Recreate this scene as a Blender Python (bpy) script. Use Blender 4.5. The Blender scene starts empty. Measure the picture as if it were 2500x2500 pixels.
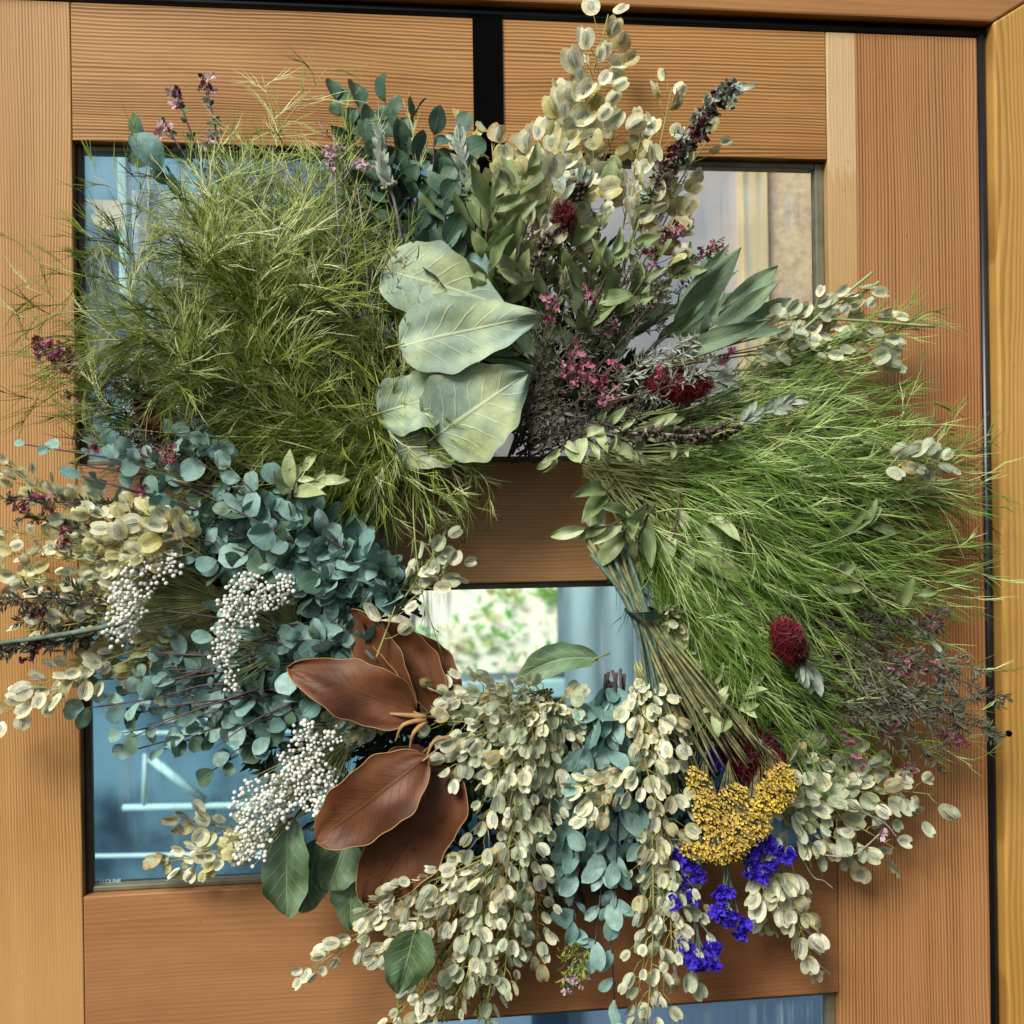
import bpy, math, random
from mathutils import Vector, Matrix, noise
random.seed(7)
rnd = random.random
def ru(a, b): return a + (b - a) * rnd()
sc = bpy.context.scene
COL = sc.collection

# ------------------------------------------------------------------ camera
YAW, ROLL, FPX, DIST = math.radians(6.7), math.radians(.83), 2600.0, 1.04
fw = Vector((math.sin(YAW), math.cos(YAW), 0)); r0 = Vector((math.cos(YAW), -math.sin(YAW), 0))
RX = r0 * math.cos(ROLL) - Vector((0, 0, math.sin(ROLL)))
UP = r0 * math.sin(ROLL) + Vector((0, 0, math.cos(ROLL)))
CAM = -fw * DIST
cd = bpy.data.cameras.new('camera'); cam = bpy.data.objects.new('camera', cd); COL.objects.link(cam)
cd.sensor_width = 36; cd.lens = 36 * FPX / 2500; cd.clip_start = .05; cd.clip_end = 200
cd.dof.use_dof = True; cd.dof.focus_distance = .98; cd.dof.aperture_fstop = 6
cam.matrix_world = Matrix(((RX.x, UP.x, -fw.x, CAM.x), (RX.y, UP.y, -fw.y, CAM.y), (RX.z, UP.z, -fw.z, CAM.z), (0, 0, 0, 1)))
sc.camera = cam
# ------------------------------------------------------------------ world, sun, exposure
w = bpy.data.worlds.new('World'); sc.world = w; w.use_nodes = True
nt = w.node_tree; bg = nt.nodes['Background']
sky = nt.nodes.new('ShaderNodeTexSky'); sky.sky_type = 'NISHITA'; sky.sun_disc = False
EL = math.radians(42); AZ = math.atan2(-.62, -.78)
sky.sun_elevation = EL; sky.sun_rotation = AZ; sky.air_density = 1.0; sky.dust_density = 2.5; sky.ozone_density = .6
nt.links.new(sky.outputs[0], bg.inputs[0]); bg.inputs[1].default_value = .08
sl = bpy.data.lights.new('sun', 'SUN'); sl.energy = 3.6; sl.angle = math.radians(24); sl.color = (1, .965, .9)
so = bpy.data.objects.new('sun', sl); COL.objects.link(so)
sd = Vector((math.sin(AZ) * math.cos(EL), math.cos(AZ) * math.cos(EL), math.sin(EL)))
so.rotation_euler = sd.to_track_quat('Z', 'Y').to_euler()
sc.view_settings.view_transform = 'Standard'; sc.view_settings.look = 'None'
sc.view_settings.exposure = .36; sc.view_settings.gamma = 1
sc.cycles.max_bounces = 8; sc.cycles.transparent_max_bounces = 12

# ------------------------------------------------------------------ helpers
K = .0004                     # metres per photo pixel at the door
def at(px, py, d=0.0):        # point on the photo ray that lies d metres in front of the door face
    r = fw + RX * ((px - 1250) / FPX) - UP * ((py - 1250) / FPX)
    return CAM + r * ((-d - CAM.y) / r.y)
def srgb(r, g, b):
    f = lambda c: (c / 255 / 12.92) if c / 255 < .04045 else ((c / 255 + .055) / 1.055) ** 2.4
    return (f(r), f(g), f(b), 1)
def empty(name, label, cat, loc, group=None):
    o = bpy.data.objects.new(name, None); COL.objects.link(o); o.location = loc; o.empty_display_size = .01
    o['label'] = label; o['category'] = cat
    if group: o['group'] = group
    return o
def wloc(o):
    v = Vector((0, 0, 0))
    while o: v = v + o.location; o = o.parent
    return v
def link(name, me, parent=None, origin=None):
    """me is in world coordinates when origin is given: shift it to the origin"""
    o = bpy.data.objects.new(name, me); COL.objects.link(o)
    if parent: o.parent = parent
    return o
class MB:
    def __init__(s): s.v = []; s.f = []; s.m = []; s.uv = []
    def tube(s, pts, rads, n=5, mi=0):
        b = len(s.v); N = len(pts)
        t = (pts[-1] - pts[0]); t = t.normalized() if t.length > 1e-9 else Vector((1, 0, 0))
        a = t.cross(Vector((0, 1, 0)))
        if a.length < .1: a = t.cross(Vector((1, 0, 0)))
        a.normalize(); c = t.cross(a)
        for i, p in enumerate(pts):
            r = rads[i] if isinstance(rads, (list, tuple)) else rads
            for k in range(n):
                an = 2 * math.pi * k / n; s.v.append(p + a * (r * math.cos(an)) + c * (r * math.sin(an)))
        for i in range(N - 1):
            for k in range(n):
                k2 = (k + 1) % n
                s.f.append((b + i * n + k, b + i * n + k2, b + (i + 1) * n + k2, b + (i + 1) * n + k)); s.m.append(mi)
        if n > 3:
            s.f.append(tuple(b + k for k in range(n))[::-1]); s.m.append(mi)
            s.f.append(tuple(b + (N - 1) * n + k for k in range(n))); s.m.append(mi)
    def box(s, x0, x1, y0, y1, z0, z1, mi=0):
        b = len(s.v)
        for x in (x0, x1):
            for y in (y0, y1):
                for z in (z0, z1): s.v.append(Vector((x, y, z)))
        for q in ((0, 1, 3, 2), (4, 6, 7, 5), (0, 4, 5, 1), (2, 3, 7, 6), (0, 2, 6, 4), (1, 5, 7, 3)):
            s.f.append(tuple(b + i for i in q)); s.m.append(mi)
    def prism(s, poly, y0, y1):      # polygon in xz
        b = len(s.v); n = len(poly)
        for y in (y0, y1):
            for x, z in poly: s.v.append(Vector((x, y, z)))
        s.f.append(tuple(b + i for i in range(n))); s.f.append(tuple(b + n + i for i in range(n))[::-1])
        for i in range(n):
            j = (i + 1) % n; s.f.append((b + i, b + n + i, b + n + j, b + j))
        s.m += [0] * (n + 2)
    def blade(s, p, d, side, l, wd, mi=0):     # little pointed leaf, two bent triangles a side
        b = len(s.v); nrm = d.cross(side)
        s.v += [p, p + d * (l * .5) + side * wd + nrm * (wd * .5), p + d * l, p + d * (l * .5) - side * wd + nrm * (wd * .5), p + d * (l * .5)]
        s.f += [(b, b + 4, b + 1), (b + 1, b + 4, b + 2), (b, b + 3, b + 4), (b + 4, b + 3, b + 2)]; s.m += [mi] * 4
    def mesh(s, name, mats, origin=Vector((0, 0, 0)), smooth=True):
        me = bpy.data.meshes.new(name)
        me.from_pydata([(v - origin)[:] for v in s.v], [], s.f)
        for m in (mats if isinstance(mats, (list, tuple)) else [mats]): me.materials.append(m)
        me.polygons.foreach_set('material_index', s.m)
        me.polygons.foreach_set('use_smooth', [smooth] * len(s.f))
        me.update(); return me
    def obj(s, name, mats, parent=None, smooth=True, bevel=0, kind=None):
        og = wloc(parent) if parent else Vector((0, 0, 0))
        o = link(name, s.mesh(name, mats, og, smooth), parent)
        if bevel:
            m = o.modifiers.new('bevel', 'BEVEL'); m.width = bevel; m.segments = 2; m.limit_method = 'ANGLE'
            for p in o.data.polygons: p.use_smooth = False
        if kind: o['kind'] = kind
        return o
def cr(pts, n):               # catmull-rom through points
    P = [pts[0] * 2 - pts[1]] + list(pts) + [pts[-1] * 2 - pts[-2]]; out = []
    S = len(pts) - 1
    for i in range(n + 1):
        t = i / n * S; k = min(int(t), S - 1); t -= k
        a, b, c, d = P[k:k + 4]
        out.append(.5 * ((2 * b) + (c - a) * t + (2 * a - 5 * b + 4 * c - d) * t * t + (3 * b - a - 3 * c + d) * t ** 3))
    return out
def pxpath(pts, n=14): return cr([at(*p) for p in pts], n)
def along(path, t):
    N = len(path) - 1; x = min(max(t, 0), .9999) * N; k = int(x); f = x - k
    return path[k].lerp(path[k + 1], f), (path[k + 1] - path[k]).normalized()
def rotp(v, a, y=0.0):        # rotate in the plane of the door, then add a depth component
    c, s = math.cos(a), math.sin(a); d = Vector((v.x * c - v.z * s, v.y + y, v.x * s + v.z * c)); return d.normalized()
def rv(s=1.0): return Vector((ru(-s, s), ru(-s, s), ru(-s, s)))
def place(name, me, parent, p, d, n, l, wscale=1.0):
    x = d.normalized(); y = n.cross(x)
    if y.length < 1e-4: y = Vector((0, 0, 1)).cross(x)
    y.normalize(); z = x.cross(y)
    o = bpy.data.objects.new(name, me); COL.objects.link(o); o.parent = parent
    og = wloc(parent)
    q = p - og
    o.matrix_basis = Matrix(((x.x * l, y.x * l * wscale, z.x * l, q.x), (x.y * l, y.y * l * wscale, z.y * l, q.y), (x.z * l, y.z * l * wscale, z.z * l, q.z), (0, 0, 0, 1)))
    return o

# ------------------------------------------------------------------ materials
def newmat(name):
    m = bpy.data.materials.new(name); m.use_nodes = True; return m, m.node_tree, m.node_tree.nodes['Principled BSDF']
def nd(nt, t, **k):
    n = nt.nodes.new('ShaderNode' + t)
    for a, b in k.items(): setattr(n, a, b)
    return n
def mth(nt, op, a, b=None, c=None):
    n = nd(nt, 'Math', operation=op)
    for i, x in enumerate((a, b, c)):
        if x is None: continue
        if isinstance(x, (int, float)): n.inputs[i].default_value = x
        else: nt.links.new(x, n.inputs[i])
    return n.outputs[0]
def mixc(nt, f, a, b, mode='MIX'):
    n = nd(nt, 'Mix', data_type='RGBA', blend_type=mode)
    for s, x in ((n.inputs[0], f), (n.inputs[6], a), (n.inputs[7], b)):
        if isinstance(x, (int, float, tuple)): s.default_value = x
        else: nt.links.new(x, s)
    return n.outputs[2]
def noi(nt, vec, scale, detail=3, rough=.55):
    n = nd(nt, 'TexNoise'); n.inputs['Scale'].default_value = scale; n.inputs['Detail'].default_value = detail; n.inputs['Roughness'].default_value = rough
    if vec: nt.links.new(vec, n.inputs['Vector'])
    return n.outputs[0]
def ramp(nt, f, a, b):
    n = nd(nt, 'MapRange', interpolation_type='SMOOTHSTEP'); nt.links.new(f, n.inputs[0]); n.inputs[1].default_value = a; n.inputs[2].default_value = b; return n.outputs[0]
def plain(name, c, rough=.6, metal=0, var=.12, nscale=60, c2=None, bump=.0):
    m, nt, p = newmat(name); tc = nd(nt, 'TexCoord').outputs['Object']
    f = ramp(nt, noi(nt, tc, nscale, 4), .3, .7)
    d = c2 or tuple(x * (1 - var * 2) for x in c[:3]) + (1,)
    nt.links.new(mixc(nt, f, d, c), p.inputs['Base Color']); p.inputs['Roughness'].default_value = rough; p.inputs['Metallic'].default_value = metal
    if bump:
        b = nd(nt, 'Bump'); b.inputs['Strength'].default_value = bump; b.inputs['Distance'].default_value = .002; nt.links.new(noi(nt, tc, nscale * 2, 6), b.inputs['Height']); nt.links.new(b.outputs[0], p.inputs['Normal'])
    return m
def leafmat(name, ca, cb, cc=None, vein=None, rough=.55, tr=.25, nveins=0, vamt=.5, spot=None, nscale=5, uvs=True, spec=.35):
    """ca..cb varies from piece to piece, cc in patches, vein lines follow the leaf's own UV"""
    m, nt, p = newmat(name); L = nt.links
    oi = nd(nt, 'ObjectInfo').outputs['Random']; tcn = nd(nt, 'TexCoord'); tc = tcn.outputs['Object']
    add = nd(nt, 'VectorMath', operation='ADD'); L.new(tc, add.inputs[0]); cmb = nd(nt, 'CombineXYZ'); L.new(mth(nt, 'MULTIPLY', oi, 37.0), cmb.inputs[0]); L.new(cmb.outputs[0], add.inputs[1]); tv = add.outputs[0]
    col = mixc(nt, oi, ca, cb)
    if cc: col = mixc(nt, ramp(nt, noi(nt, tv, nscale, 4), .42, .68), col, cc)
    dk = mixc(nt, ramp(nt, noi(nt, tv, nscale * 4, 5), .2, .8), (.72, .72, .72, 1), (1.12, 1.12, 1.12, 1)); col = mixc(nt, 1.0, col, dk, 'MULTIPLY')
    if spot: col = mixc(nt, mth(nt, 'MULTIPLY', ramp(nt, noi(nt, tv, nscale * 2.3, 5), .62, .75), .8), col, spot)
    h = noi(nt, tv, nscale * 6, 5)
    if vein:
        sx = nd(nt, 'SeparateXYZ'); L.new(tcn.outputs['UV'], sx.inputs[0]); u, v = sx.outputs[0], sx.outputs[1]
        av = mth(nt, 'ABSOLUTE', mth(nt, 'SUBTRACT', v, .5)); av = mth(nt, 'MULTIPLY', av, 2.0)
        mid = mth(nt, 'SUBTRACT', 1.0, ramp(nt, av, .008, .055))
        vv = mid
        if nveins:
            wob = mth(nt, 'MULTIPLY', noi(nt, tv, nscale * 1.6, 3), .9)
            q = mth(nt, 'ADD', mth(nt, 'MULTIPLY', mth(nt, 'SUBTRACT', u, mth(nt, 'MULTIPLY', mth(nt, 'POWER', av, .8), .26)), float(nveins)), wob)
            pp = mth(nt, 'PINGPONG', q, .5)
            lat = mth(nt, 'MULTIPLY', mth(nt, 'SUBTRACT', 1.0, ramp(nt, pp, .02, .085)), mth(nt, 'SUBTRACT', 1.0, ramp(nt, av, .5, .95)))
            vo = nd(nt, 'TexVoronoi', feature='DISTANCE_TO_EDGE'); vo.inputs['Scale'].default_value = 13; L.new(tv, vo.inputs['Vector'])
            net = mth(nt, 'MULTIPLY', mth(nt, 'SUBTRACT', 1.0, ramp(nt, vo.outputs['Distance'], .01, .07)), .12)
            vv = mth(nt, 'MAXIMUM', mth(nt, 'MAXIMUM', mid, mth(nt, 'MULTIPLY', lat, .7)), net)
        col = mixc(nt, mth(nt, 'MULTIPLY', vv, vamt), col, vein)
        h = mth(nt, 'ADD', mth(nt, 'MULTIPLY', h, .5), vv)
    b = nd(nt, 'Bump'); b.inputs['Strength'].default_value = .6; b.inputs['Distance'].default_value = (.0008 if nveins < 10 else .0004) if nveins else .0008; L.new(h, b.inputs['Height'])
    L.new(b.outputs[0], p.inputs['Normal']); L.new(col, p.inputs['Base Color']); p.inputs['Roughness'].default_value = rough; p.inputs['Specular IOR Level'].default_value = spec
    if tr:
        t = nd(nt, 'BsdfTranslucent'); L.new(col, t.inputs[0]); mx = nd(nt, 'MixShader'); mx.inputs[0].default_value = tr
        L.new(p.outputs[0], mx.inputs[1]); L.new(t.outputs[0], mx.inputs[2]); L.new(mx.outputs[0], nt.nodes['Material Output'].inputs[0])
    return m
def wood(name, grain, base, line, period, contrast=.7, seed=0., warp=.004, strip=None, zfade=None, tone=None, rough=.5):
    m, nt, p = newmat(name); L = nt.links
    sx = nd(nt, 'SeparateXYZ'); L.new(nd(nt, 'TexCoord').outputs['Object'], sx.inputs[0]); X, Z = sx.outputs[0], mth(nt, 'SUBTRACT', sx.outputs[2], .55)
    al, ac = (X, Z) if grain == 'x' else (Z, X)
    def vec(a, c, k=0.):
        n = nd(nt, 'CombineXYZ'); L.new(mth(nt, 'MULTIPLY', al, a), n.inputs[0]); L.new(mth(nt, 'MULTIPLY', ac, c), n.inputs[1]); n.inputs[2].default_value = seed + k; return n.outputs[0]
    w1 = mth(nt, 'MULTIPLY', mth(nt, 'SUBTRACT', noi(nt, vec(2.2, 9), 1, 2), .5), warp * 6)
    w2 = mth(nt, 'MULTIPLY', mth(nt, 'SUBTRACT', noi(nt, vec(9, 70, 5), 1, 3), .5), warp * .7)
    a = mth(nt, 'ADD', mth(nt, 'ADD', ac, w1), w2)
    dens = mth(nt, 'MULTIPLY', noi(nt, vec(.3, 14, 9), 1, 1), period * 5)
    a = mth(nt, 'ADD', a, dens)
    q_ = mth(nt, 'MULTIPLY', a, 1 / period); fr_ = mth(nt, 'FRACT', q_)
    s = mth(nt, 'MULTIPLY', ramp(nt, fr_, .2, .72), mth(nt, 'SUBTRACT', 1.0, ramp(nt, fr_, .88, 1.0)))
    wn = nd(nt, 'TexWhiteNoise', noise_dimensions='1D'); L.new(mth(nt, 'FLOOR', q_), wn.inputs['W'])
    s = mth(nt, 'MULTIPLY', s, mth(nt, 'ADD', .6, mth(nt, 'MULTIPLY', wn.outputs[0], .4)))
    amp = ramp(nt, noi(nt, vec(3, 26, 3), 1, 3), .25, .65)
    amp = mth(nt, 'MULTIPLY', mth(nt, 'ADD', mth(nt, 'MULTIPLY', amp, .4), .6), contrast)
    if zfade: amp = mth(nt, 'MULTIPLY', amp, mth(nt, 'ADD', mth(nt, 'MULTIPLY', ramp(nt, mth(nt, 'ADD', Z, mth(nt, 'MULTIPLY', noi(nt, vec(4, 12, 7), 1, 3), .15)), *zfade), .85), .15))
    ln = mth(nt, 'MULTIPLY', s, amp)
    b2 = mixc(nt, ramp(nt, noi(nt, vec(3, 8, 2), 1, 4), .3, .75), base, tone or tuple(c * .72 for c in base[:3]) + (1,))
    b2 = mixc(nt, mth(nt, 'MULTIPLY', ramp(nt, noi(nt, vec(1.5, 60, 4), 1, 3), .35, .8), .3), b2, tuple(min(1, c * 1.3) for c in base[:3]) + (1,))
    if strip:
        (sx0, sx1, zz0, zz1, scol, pcol) = strip
        wob = mth(nt, 'MULTIPLY', mth(nt, 'SUBTRACT', noi(nt, vec(1.5, 0, 8), 1, 2), .5), .004)
        f = mth(nt, 'MULTIPLY', mth(nt, 'SUBTRACT', 1.0, ramp(nt, mth(nt, 'ADD', X, wob), sx1 - .001, sx1 + .0012)), ramp(nt, mth(nt, 'ADD', Z, mth(nt, 'MULTIPLY', noi(nt, vec(2, 60, 12), 1, 2), .1)), .0, .3))
        b2 = mixc(nt, f, b2, scol)
        wz = mth(nt, 'MULTIPLY', mth(nt, 'SUBTRACT', noi(nt, vec(20, 160, 8), 1, 2), .5), .05)
        g = mth(nt, 'MULTIPLY', f, mth(nt, 'ADD', mth(nt, 'MULTIPLY', ramp(nt, mth(nt, 'ADD', Z, wz), zz0, zz0 + .012), .45), mth(nt, 'MULTIPLY', ramp(nt, Z, zz1, zz0), .4)))
        b2 = mixc(nt, g, b2, pcol)
        ln = mth(nt, 'MULTIPLY', ln, mth(nt, 'SUBTRACT', 1.0, mth(nt, 'MULTIPLY', f, .72)))
    fib = mth(nt, 'MULTIPLY', ramp(nt, noi(nt, vec(30, 1400, 6), 1, 4), .3, .7), .22)
    col = mixc(nt, ln, b2, line); col = mixc(nt, fib, col, tuple(c * .55 for c in base[:3]) + (1,))
    sp = mth(nt, 'MULTIPLY', ramp(nt, noi(nt, vec(120, 260, 11), 1, 2), .74, .8), .5)
    col = mixc(nt, sp, col, tuple(c * .3 for c in line[:3]) + (1,))
    L.new(col, p.inputs['Base Color']); p.inputs['Roughness'].default_value = rough; p.inputs['Specular IOR Level'].default_value = .3
    b = nd(nt, 'Bump'); b.inputs['Strength'].default_value = .5; b.inputs['Distance'].default_value = .0006
    L.new(mth(nt, 'ADD', ln, mth(nt, 'MULTIPLY', fib, .8)), b.inputs['Height']); L.new(b.outputs[0], p.inputs['Normal'])
    return m
M = {}
M['rail_top'] = wood('fir_top_rail', 'x', srgb(188, 140, 82), srgb(72, 40, 14), .0034, .9, 1.3, .0045, rough=.45, tone=srgb(150, 102, 52))
M['rail_mid'] = wood('fir_mid_rail', 'x', srgb(174, 132, 88), srgb(106, 70, 40), .0034, .42, 5.1, .004)
M['rail_low'] = wood('fir_low_rail', 'x', srgb(162, 116, 74), srgb(104, 64, 36), .0042, .25, 8.4, .006, tone=srgb(132, 80, 48))
M['stile_left'] = wood('fir_left_stile', 'z', srgb(188, 146, 90), srgb(112, 74, 36), .0026, .75, 2.2, .003, zfade=(-.36, -.12), tone=srgb(166, 114, 62))
M['stile_right'] = wood('fir_right_stile', 'z', srgb(178, 130, 82), srgb(80, 44, 18), .0034, .85, 3.7, .0028, strip=(.327, .3565, .33, .1, srgb(182, 144, 88), srgb(208, 182, 138)), tone=srgb(166, 108, 60))
M['jamb_top'] = wood('pine_head', 'x', srgb(170, 122, 74), srgb(136, 90, 50), .011, .35, 6.1, .008)
M['jamb_side'] = wood('pine_jamb', 'z', srgb(190, 150, 80), srgb(128, 88, 34), .006, .65, 4.4, .008, tone=srgb(172, 128, 58))
M['reveal'] = plain('dark_rebate', srgb(66, 52, 38), .6)  # shade painted into the colour of the left-hand beads
M['bead'] = plain('glazing_bead', srgb(112, 110, 88), .45, var=.2, nscale=30)
M['seal'] = plain('black_rubber', srgb(22, 24, 28), .35)
M['black'] = plain('black_strap', srgb(3, 3, 4), .9)
M['black'].node_tree.nodes['Principled BSDF'].inputs['Specular IOR Level'].default_value = .05

# ------------------------------------------------------------------ the room and garden seen through the glass, reflections built as solids
def struct(o): o['kind'] = 'structure'; return o
m, nt, p = newmat('room_wall_paint'); tc = nd(nt, 'TexCoord').outputs['Object']
c = mixc(nt, ramp(nt, noi(nt, tc, 3.1, 5), .38, .66), srgb(14, 48, 68), srgb(112, 160, 180)); nt.links.new(c, p.inputs['Base Color']); M['roomwall'] = m  # dark blue paints the room's dimness, pale patches the reflections in the glass
M['floor'] = plain('room_floor', srgb(70, 84, 100), .5, nscale=3)
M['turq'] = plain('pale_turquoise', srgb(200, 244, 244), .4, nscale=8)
M['white'] = plain('white_paint', srgb(205, 214, 220), .5, nscale=5)
M['cream'] = plain('cream_board', srgb(250, 218, 160), .5, nscale=12)
M['paper'] = plain('cream_paper', srgb(226, 216, 186), .7, nscale=14)
M['curtain'] = plain('pale_blue_cloth', srgb(206, 240, 242), .7, nscale=4)
M['mauve'] = plain('grey_mauve_plaster', srgb(206, 188, 180), .8, nscale=4, c2=srgb(150, 150, 156))
M['stucco'] = plain('sand_stucco', srgb(236, 202, 158), .7, nscale=70, c2=srgb(206, 168, 126), bump=.9)
M['blueglow'] = plain('pale_blue_wall', srgb(150, 182, 214), .6, nscale=6)  # plain pale blue for the panels behind the bottom glass
M['navy'] = plain('dark_navy', srgb(34, 56, 84), .5)
M['gravel'] = plain('pale_gravel', srgb(255, 250, 232), .9, nscale=9, c2=srgb(250, 232, 214))
M['gpink'] = leafmat('garden_petal', srgb(250, 210, 180), srgb(252, 226, 214), tr=.2, nscale=3)
M['gyel'] = leafmat('garden_yellow_leaf', srgb(236, 246, 150), srgb(250, 240, 190), tr=.4, nscale=3)
M['gplant'] = leafmat('garden_leaf', srgb(150, 222, 90), srgb(110, 214, 140), tr=.4, nscale=3)
RW = -1.3
def rect_at(px0, py0, px1, py1, d):       # world x0,x1,z0,z1 of a rectangle seen between these pixels
    a, b, c, e = at(px0, py0, d), at(px1, py1, d), at(px0, py1, d), at(px1, py0, d)
    return (a.x + c.x) / 2, (b.x + e.x) / 2, (c.z + b.z) / 2, (a.z + e.z) / 2
gx0, gx1, gz0, gz1 = rect_at(880, 1330, 1377, 1662, RW)
gz1 = max(gz1, at(1100, 1300, RW).z)
wm = MB(); Y0 = 1.3
wm.box(-2.2, gx0, Y0, Y0 + .1, -1.6, 1.4); wm.box(gx1, 2.2, Y0, Y0 + .1, -1.6, 1.4)
wm.box(gx0, gx1, Y0, Y0 + .1, gz1, 1.4); wm.box(gx0, gx1, Y0, Y0 + .1, -1.6, gz0)
struct(wm.obj('room_wall', M['roomwall'], smooth=False))
fl = MB(); fl.box(-2.2, 2.2, .12, Y0 - .002, -1.64, -1.6); struct(fl.obj('room_floor', M['floor'], smooth=False))
# window casing round the bright opening
t = empty('garden_window', 'bright open window in the dark room wall with sunlit garden beyond, seen through the lower glass', 'window', (gx0, Y0, gz0))
fr = MB(); fr.box(gx0 - .03, gx0, Y0 - .015, Y0 - .002, gz0 - .03, gz1 + .03); fr.obj('casing', M['white'], t, False, .002)
fr = MB(); fr.box(gx0, gx1 + .01, Y0 - .05, Y0 - .002, gz0 - .035, gz0); fr.obj('sill', M['turq'], t, False, .002)
# garden bank
g = MB(); n = 24
for i in range(n + 1):
    for j in range(n + 1):
        x = -3.5 + 7 * i / n; s = j / n
        g.v.append(Vector((x, 2.6 + 4.2 * s, -2.4 + 5.6 * s + .08 * noise.noise(Vector((x * 1.5, s * 6, 0))))))
for i in range(n):
    for j in range(n):
        a = i * (n + 1) + j; g.f.append((a, a + n + 1, a + n + 2, a + 1)); g.m.append(0)
struct(g.obj('garden_bank', M['gravel']))
for nm_, mt_, cnt in (('garden_plants', M['gplant'], 330), ('garden_flowers', M['gpink'], 90), ('garden_shrubs', M['gyel'], 200)):
    g = MB()
    for i in range(cnt):
        x = ru(-.6, 1.2); s = ru(.05, .55); c0 = Vector((x, 2.6 + 4.2 * s, -2.35 + 5.6 * s)); R_ = ru(.03, .08)
        for k in range(9):
            d = rv().normalized(); d.z = abs(d.z); d.y = -abs(d.y); g.blade(c0 + d * R_ * rnd(), (d + rv(.4)).normalized(), rv().normalized(), ru(.03, .07), ru(.01, .022))
    g.obj(nm_, mt_, kind='stuff')
# pale curtain beside the window
t = empty('curtain', 'pale blue curtain hanging right of the bright garden window', 'curtain', at(1380, 1300, -1.2))
def sheet(x0, x1, z0, z1, y, amp, fr_, seed, thick=.004):
    q = MB(); nx = 60; nz = 14
    for side in (0, 1):
        for i in range(nx + 1):
            for j in range(nz + 1):
                x = x0 + (x1 - x0) * i / nx; z = z0 + (z1 - z0) * j / nz
                q.v.append(Vector((x, y + side * thick + amp * math.sin(i / nx * fr_ * 6.28 + .8 * noise.noise(Vector((i * .1, j * .2, seed)))), z)))
    B = (nx + 1) * (nz + 1)
    for i in range(nx):
        for j in range(nz):
            a = i * (nz + 1) + j; q.f.append((a, a + nz + 1, a + nz + 2, a + 1)); q.f.append((B + a, B + a + 1, B + a + nz + 2, B + a + nz + 1)); q.m += [0, 0]
    return q
x0, x1, z0, z1 = rect_at(1377, 1330, 1640, 1720, -1.2)
sheet(x0, x1, z0, z1, 1.2, .006, 3, 1).obj('cloth', M['curtain'], t)
# reflected rafters low at the left, built as turquoise bars behind the glass
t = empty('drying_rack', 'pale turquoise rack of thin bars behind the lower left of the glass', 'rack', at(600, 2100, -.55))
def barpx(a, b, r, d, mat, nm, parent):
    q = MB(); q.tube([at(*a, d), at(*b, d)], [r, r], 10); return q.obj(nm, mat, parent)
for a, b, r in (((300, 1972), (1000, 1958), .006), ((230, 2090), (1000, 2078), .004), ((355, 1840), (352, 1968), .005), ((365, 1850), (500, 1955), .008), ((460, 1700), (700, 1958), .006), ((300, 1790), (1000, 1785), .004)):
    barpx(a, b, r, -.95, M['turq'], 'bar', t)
# upper left: pale board, strip and torn paper
def slab(name, px, d, mat, label, cat, th=.02, parent=None):
    x0, x1, z0, z1 = rect_at(*px, d); q = MB(); q.box(x0, x1, -d, -d + th, z0, z1); o = q.obj(name, mat, parent, False, .002)
    if not parent: o['label'] = label; o['category'] = cat
    return o
slab('white_board', (305, 468, 690, 700), -.5, M['white'], 'pale grey-white board standing behind the upper left of the glass', 'board')
slab('post', (288, 340, 310, 720), -.45, M['turq'], 'narrow pale upright post behind the upper left of the glass', 'post', .03)
slab('bright_panel', (300, 860, 440, 1120), -.5, M['white'], 'bright white panel glimpsed behind the left flowers', 'panel')  # white slab added for the bits of bright light coming through
q = MB(); pg = [(208, 486), (300, 490), (304, 566), (262, 560), (226, 546), (222, 524), (232, 520), (226, 510)]
pts = [at(a, b, -.40) for a, b in pg]; q.prism([(v.x, v.z) for v in pts], .40, .402); o = q.obj('paper_scrap', M['paper'], None, False)
o['label'] = 'torn cream paper scrap stuck behind the upper left glass'; o['category'] = 'paper'
# upper right: reflected plastered wall and cream board, built as slabs behind the glass
t = empty('plaster_wall', 'grey mauve plastered wall with cream corner board and sandy stucco behind the upper right glass', 'wall', (0, 0, 0))
slab('plaster_panel', (1050, 300, 1812, 1180), -.62, M['mauve'], '', '', .03, t)
slab('corner_board', (1813, 300, 1879, 1180), -.60, M['cream'], '', '', .03, t)
slab('stucco_panel', (1880, 300, 2120, 1180), -.62, M['stucco'], '', '', .03, t)
slab('lower_panel', (620, 2380, 1300, 2700), -1.1, M['blueglow'], 'pale blue panel behind the bottom glass', 'panel')
slab('lower_panel', (1395, 2380, 2100, 2700), -1.1, M['blueglow'], 'pale blue panel behind the bottom right glass', 'panel')
slab('dark_post', (1308, 2380, 1385, 2700), -1.05, M['navy'], 'dark navy upright behind the bottom glass', 'post')

# ------------------------------------------------------------------ door
XL, XR, TH = -.408, .327, .045
door = empty('wooden_door', 'varnished fir door with glass panes behind the wreath', 'door', (0, 0, -.55))
def board(name, x0, x1, z0, z1, mat, y0=0, y1=TH, bev=.0012):
    q = MB(); q.box(x0, x1, y0, y1, z0, z1); o = q.obj(name, mat, door, False, bev); return o
LOWZ = -.66
board('stile', -.56, XL, LOWZ, .4815, M['stile_left'])
board('stile', XR, .4895, LOWZ, .4815, M['stile_right'])
g_ = .0004
board('rail', XL + g_, XR - g_, .352, .4815, M['rail_top'], .0003)
board('rail', XL + g_, XR - g_, -.069, .049, M['rail_mid'], .0003)
board('rail', XL + g_, XR - g_, -.4912, -.353, M['rail_low'], .0003)
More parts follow.
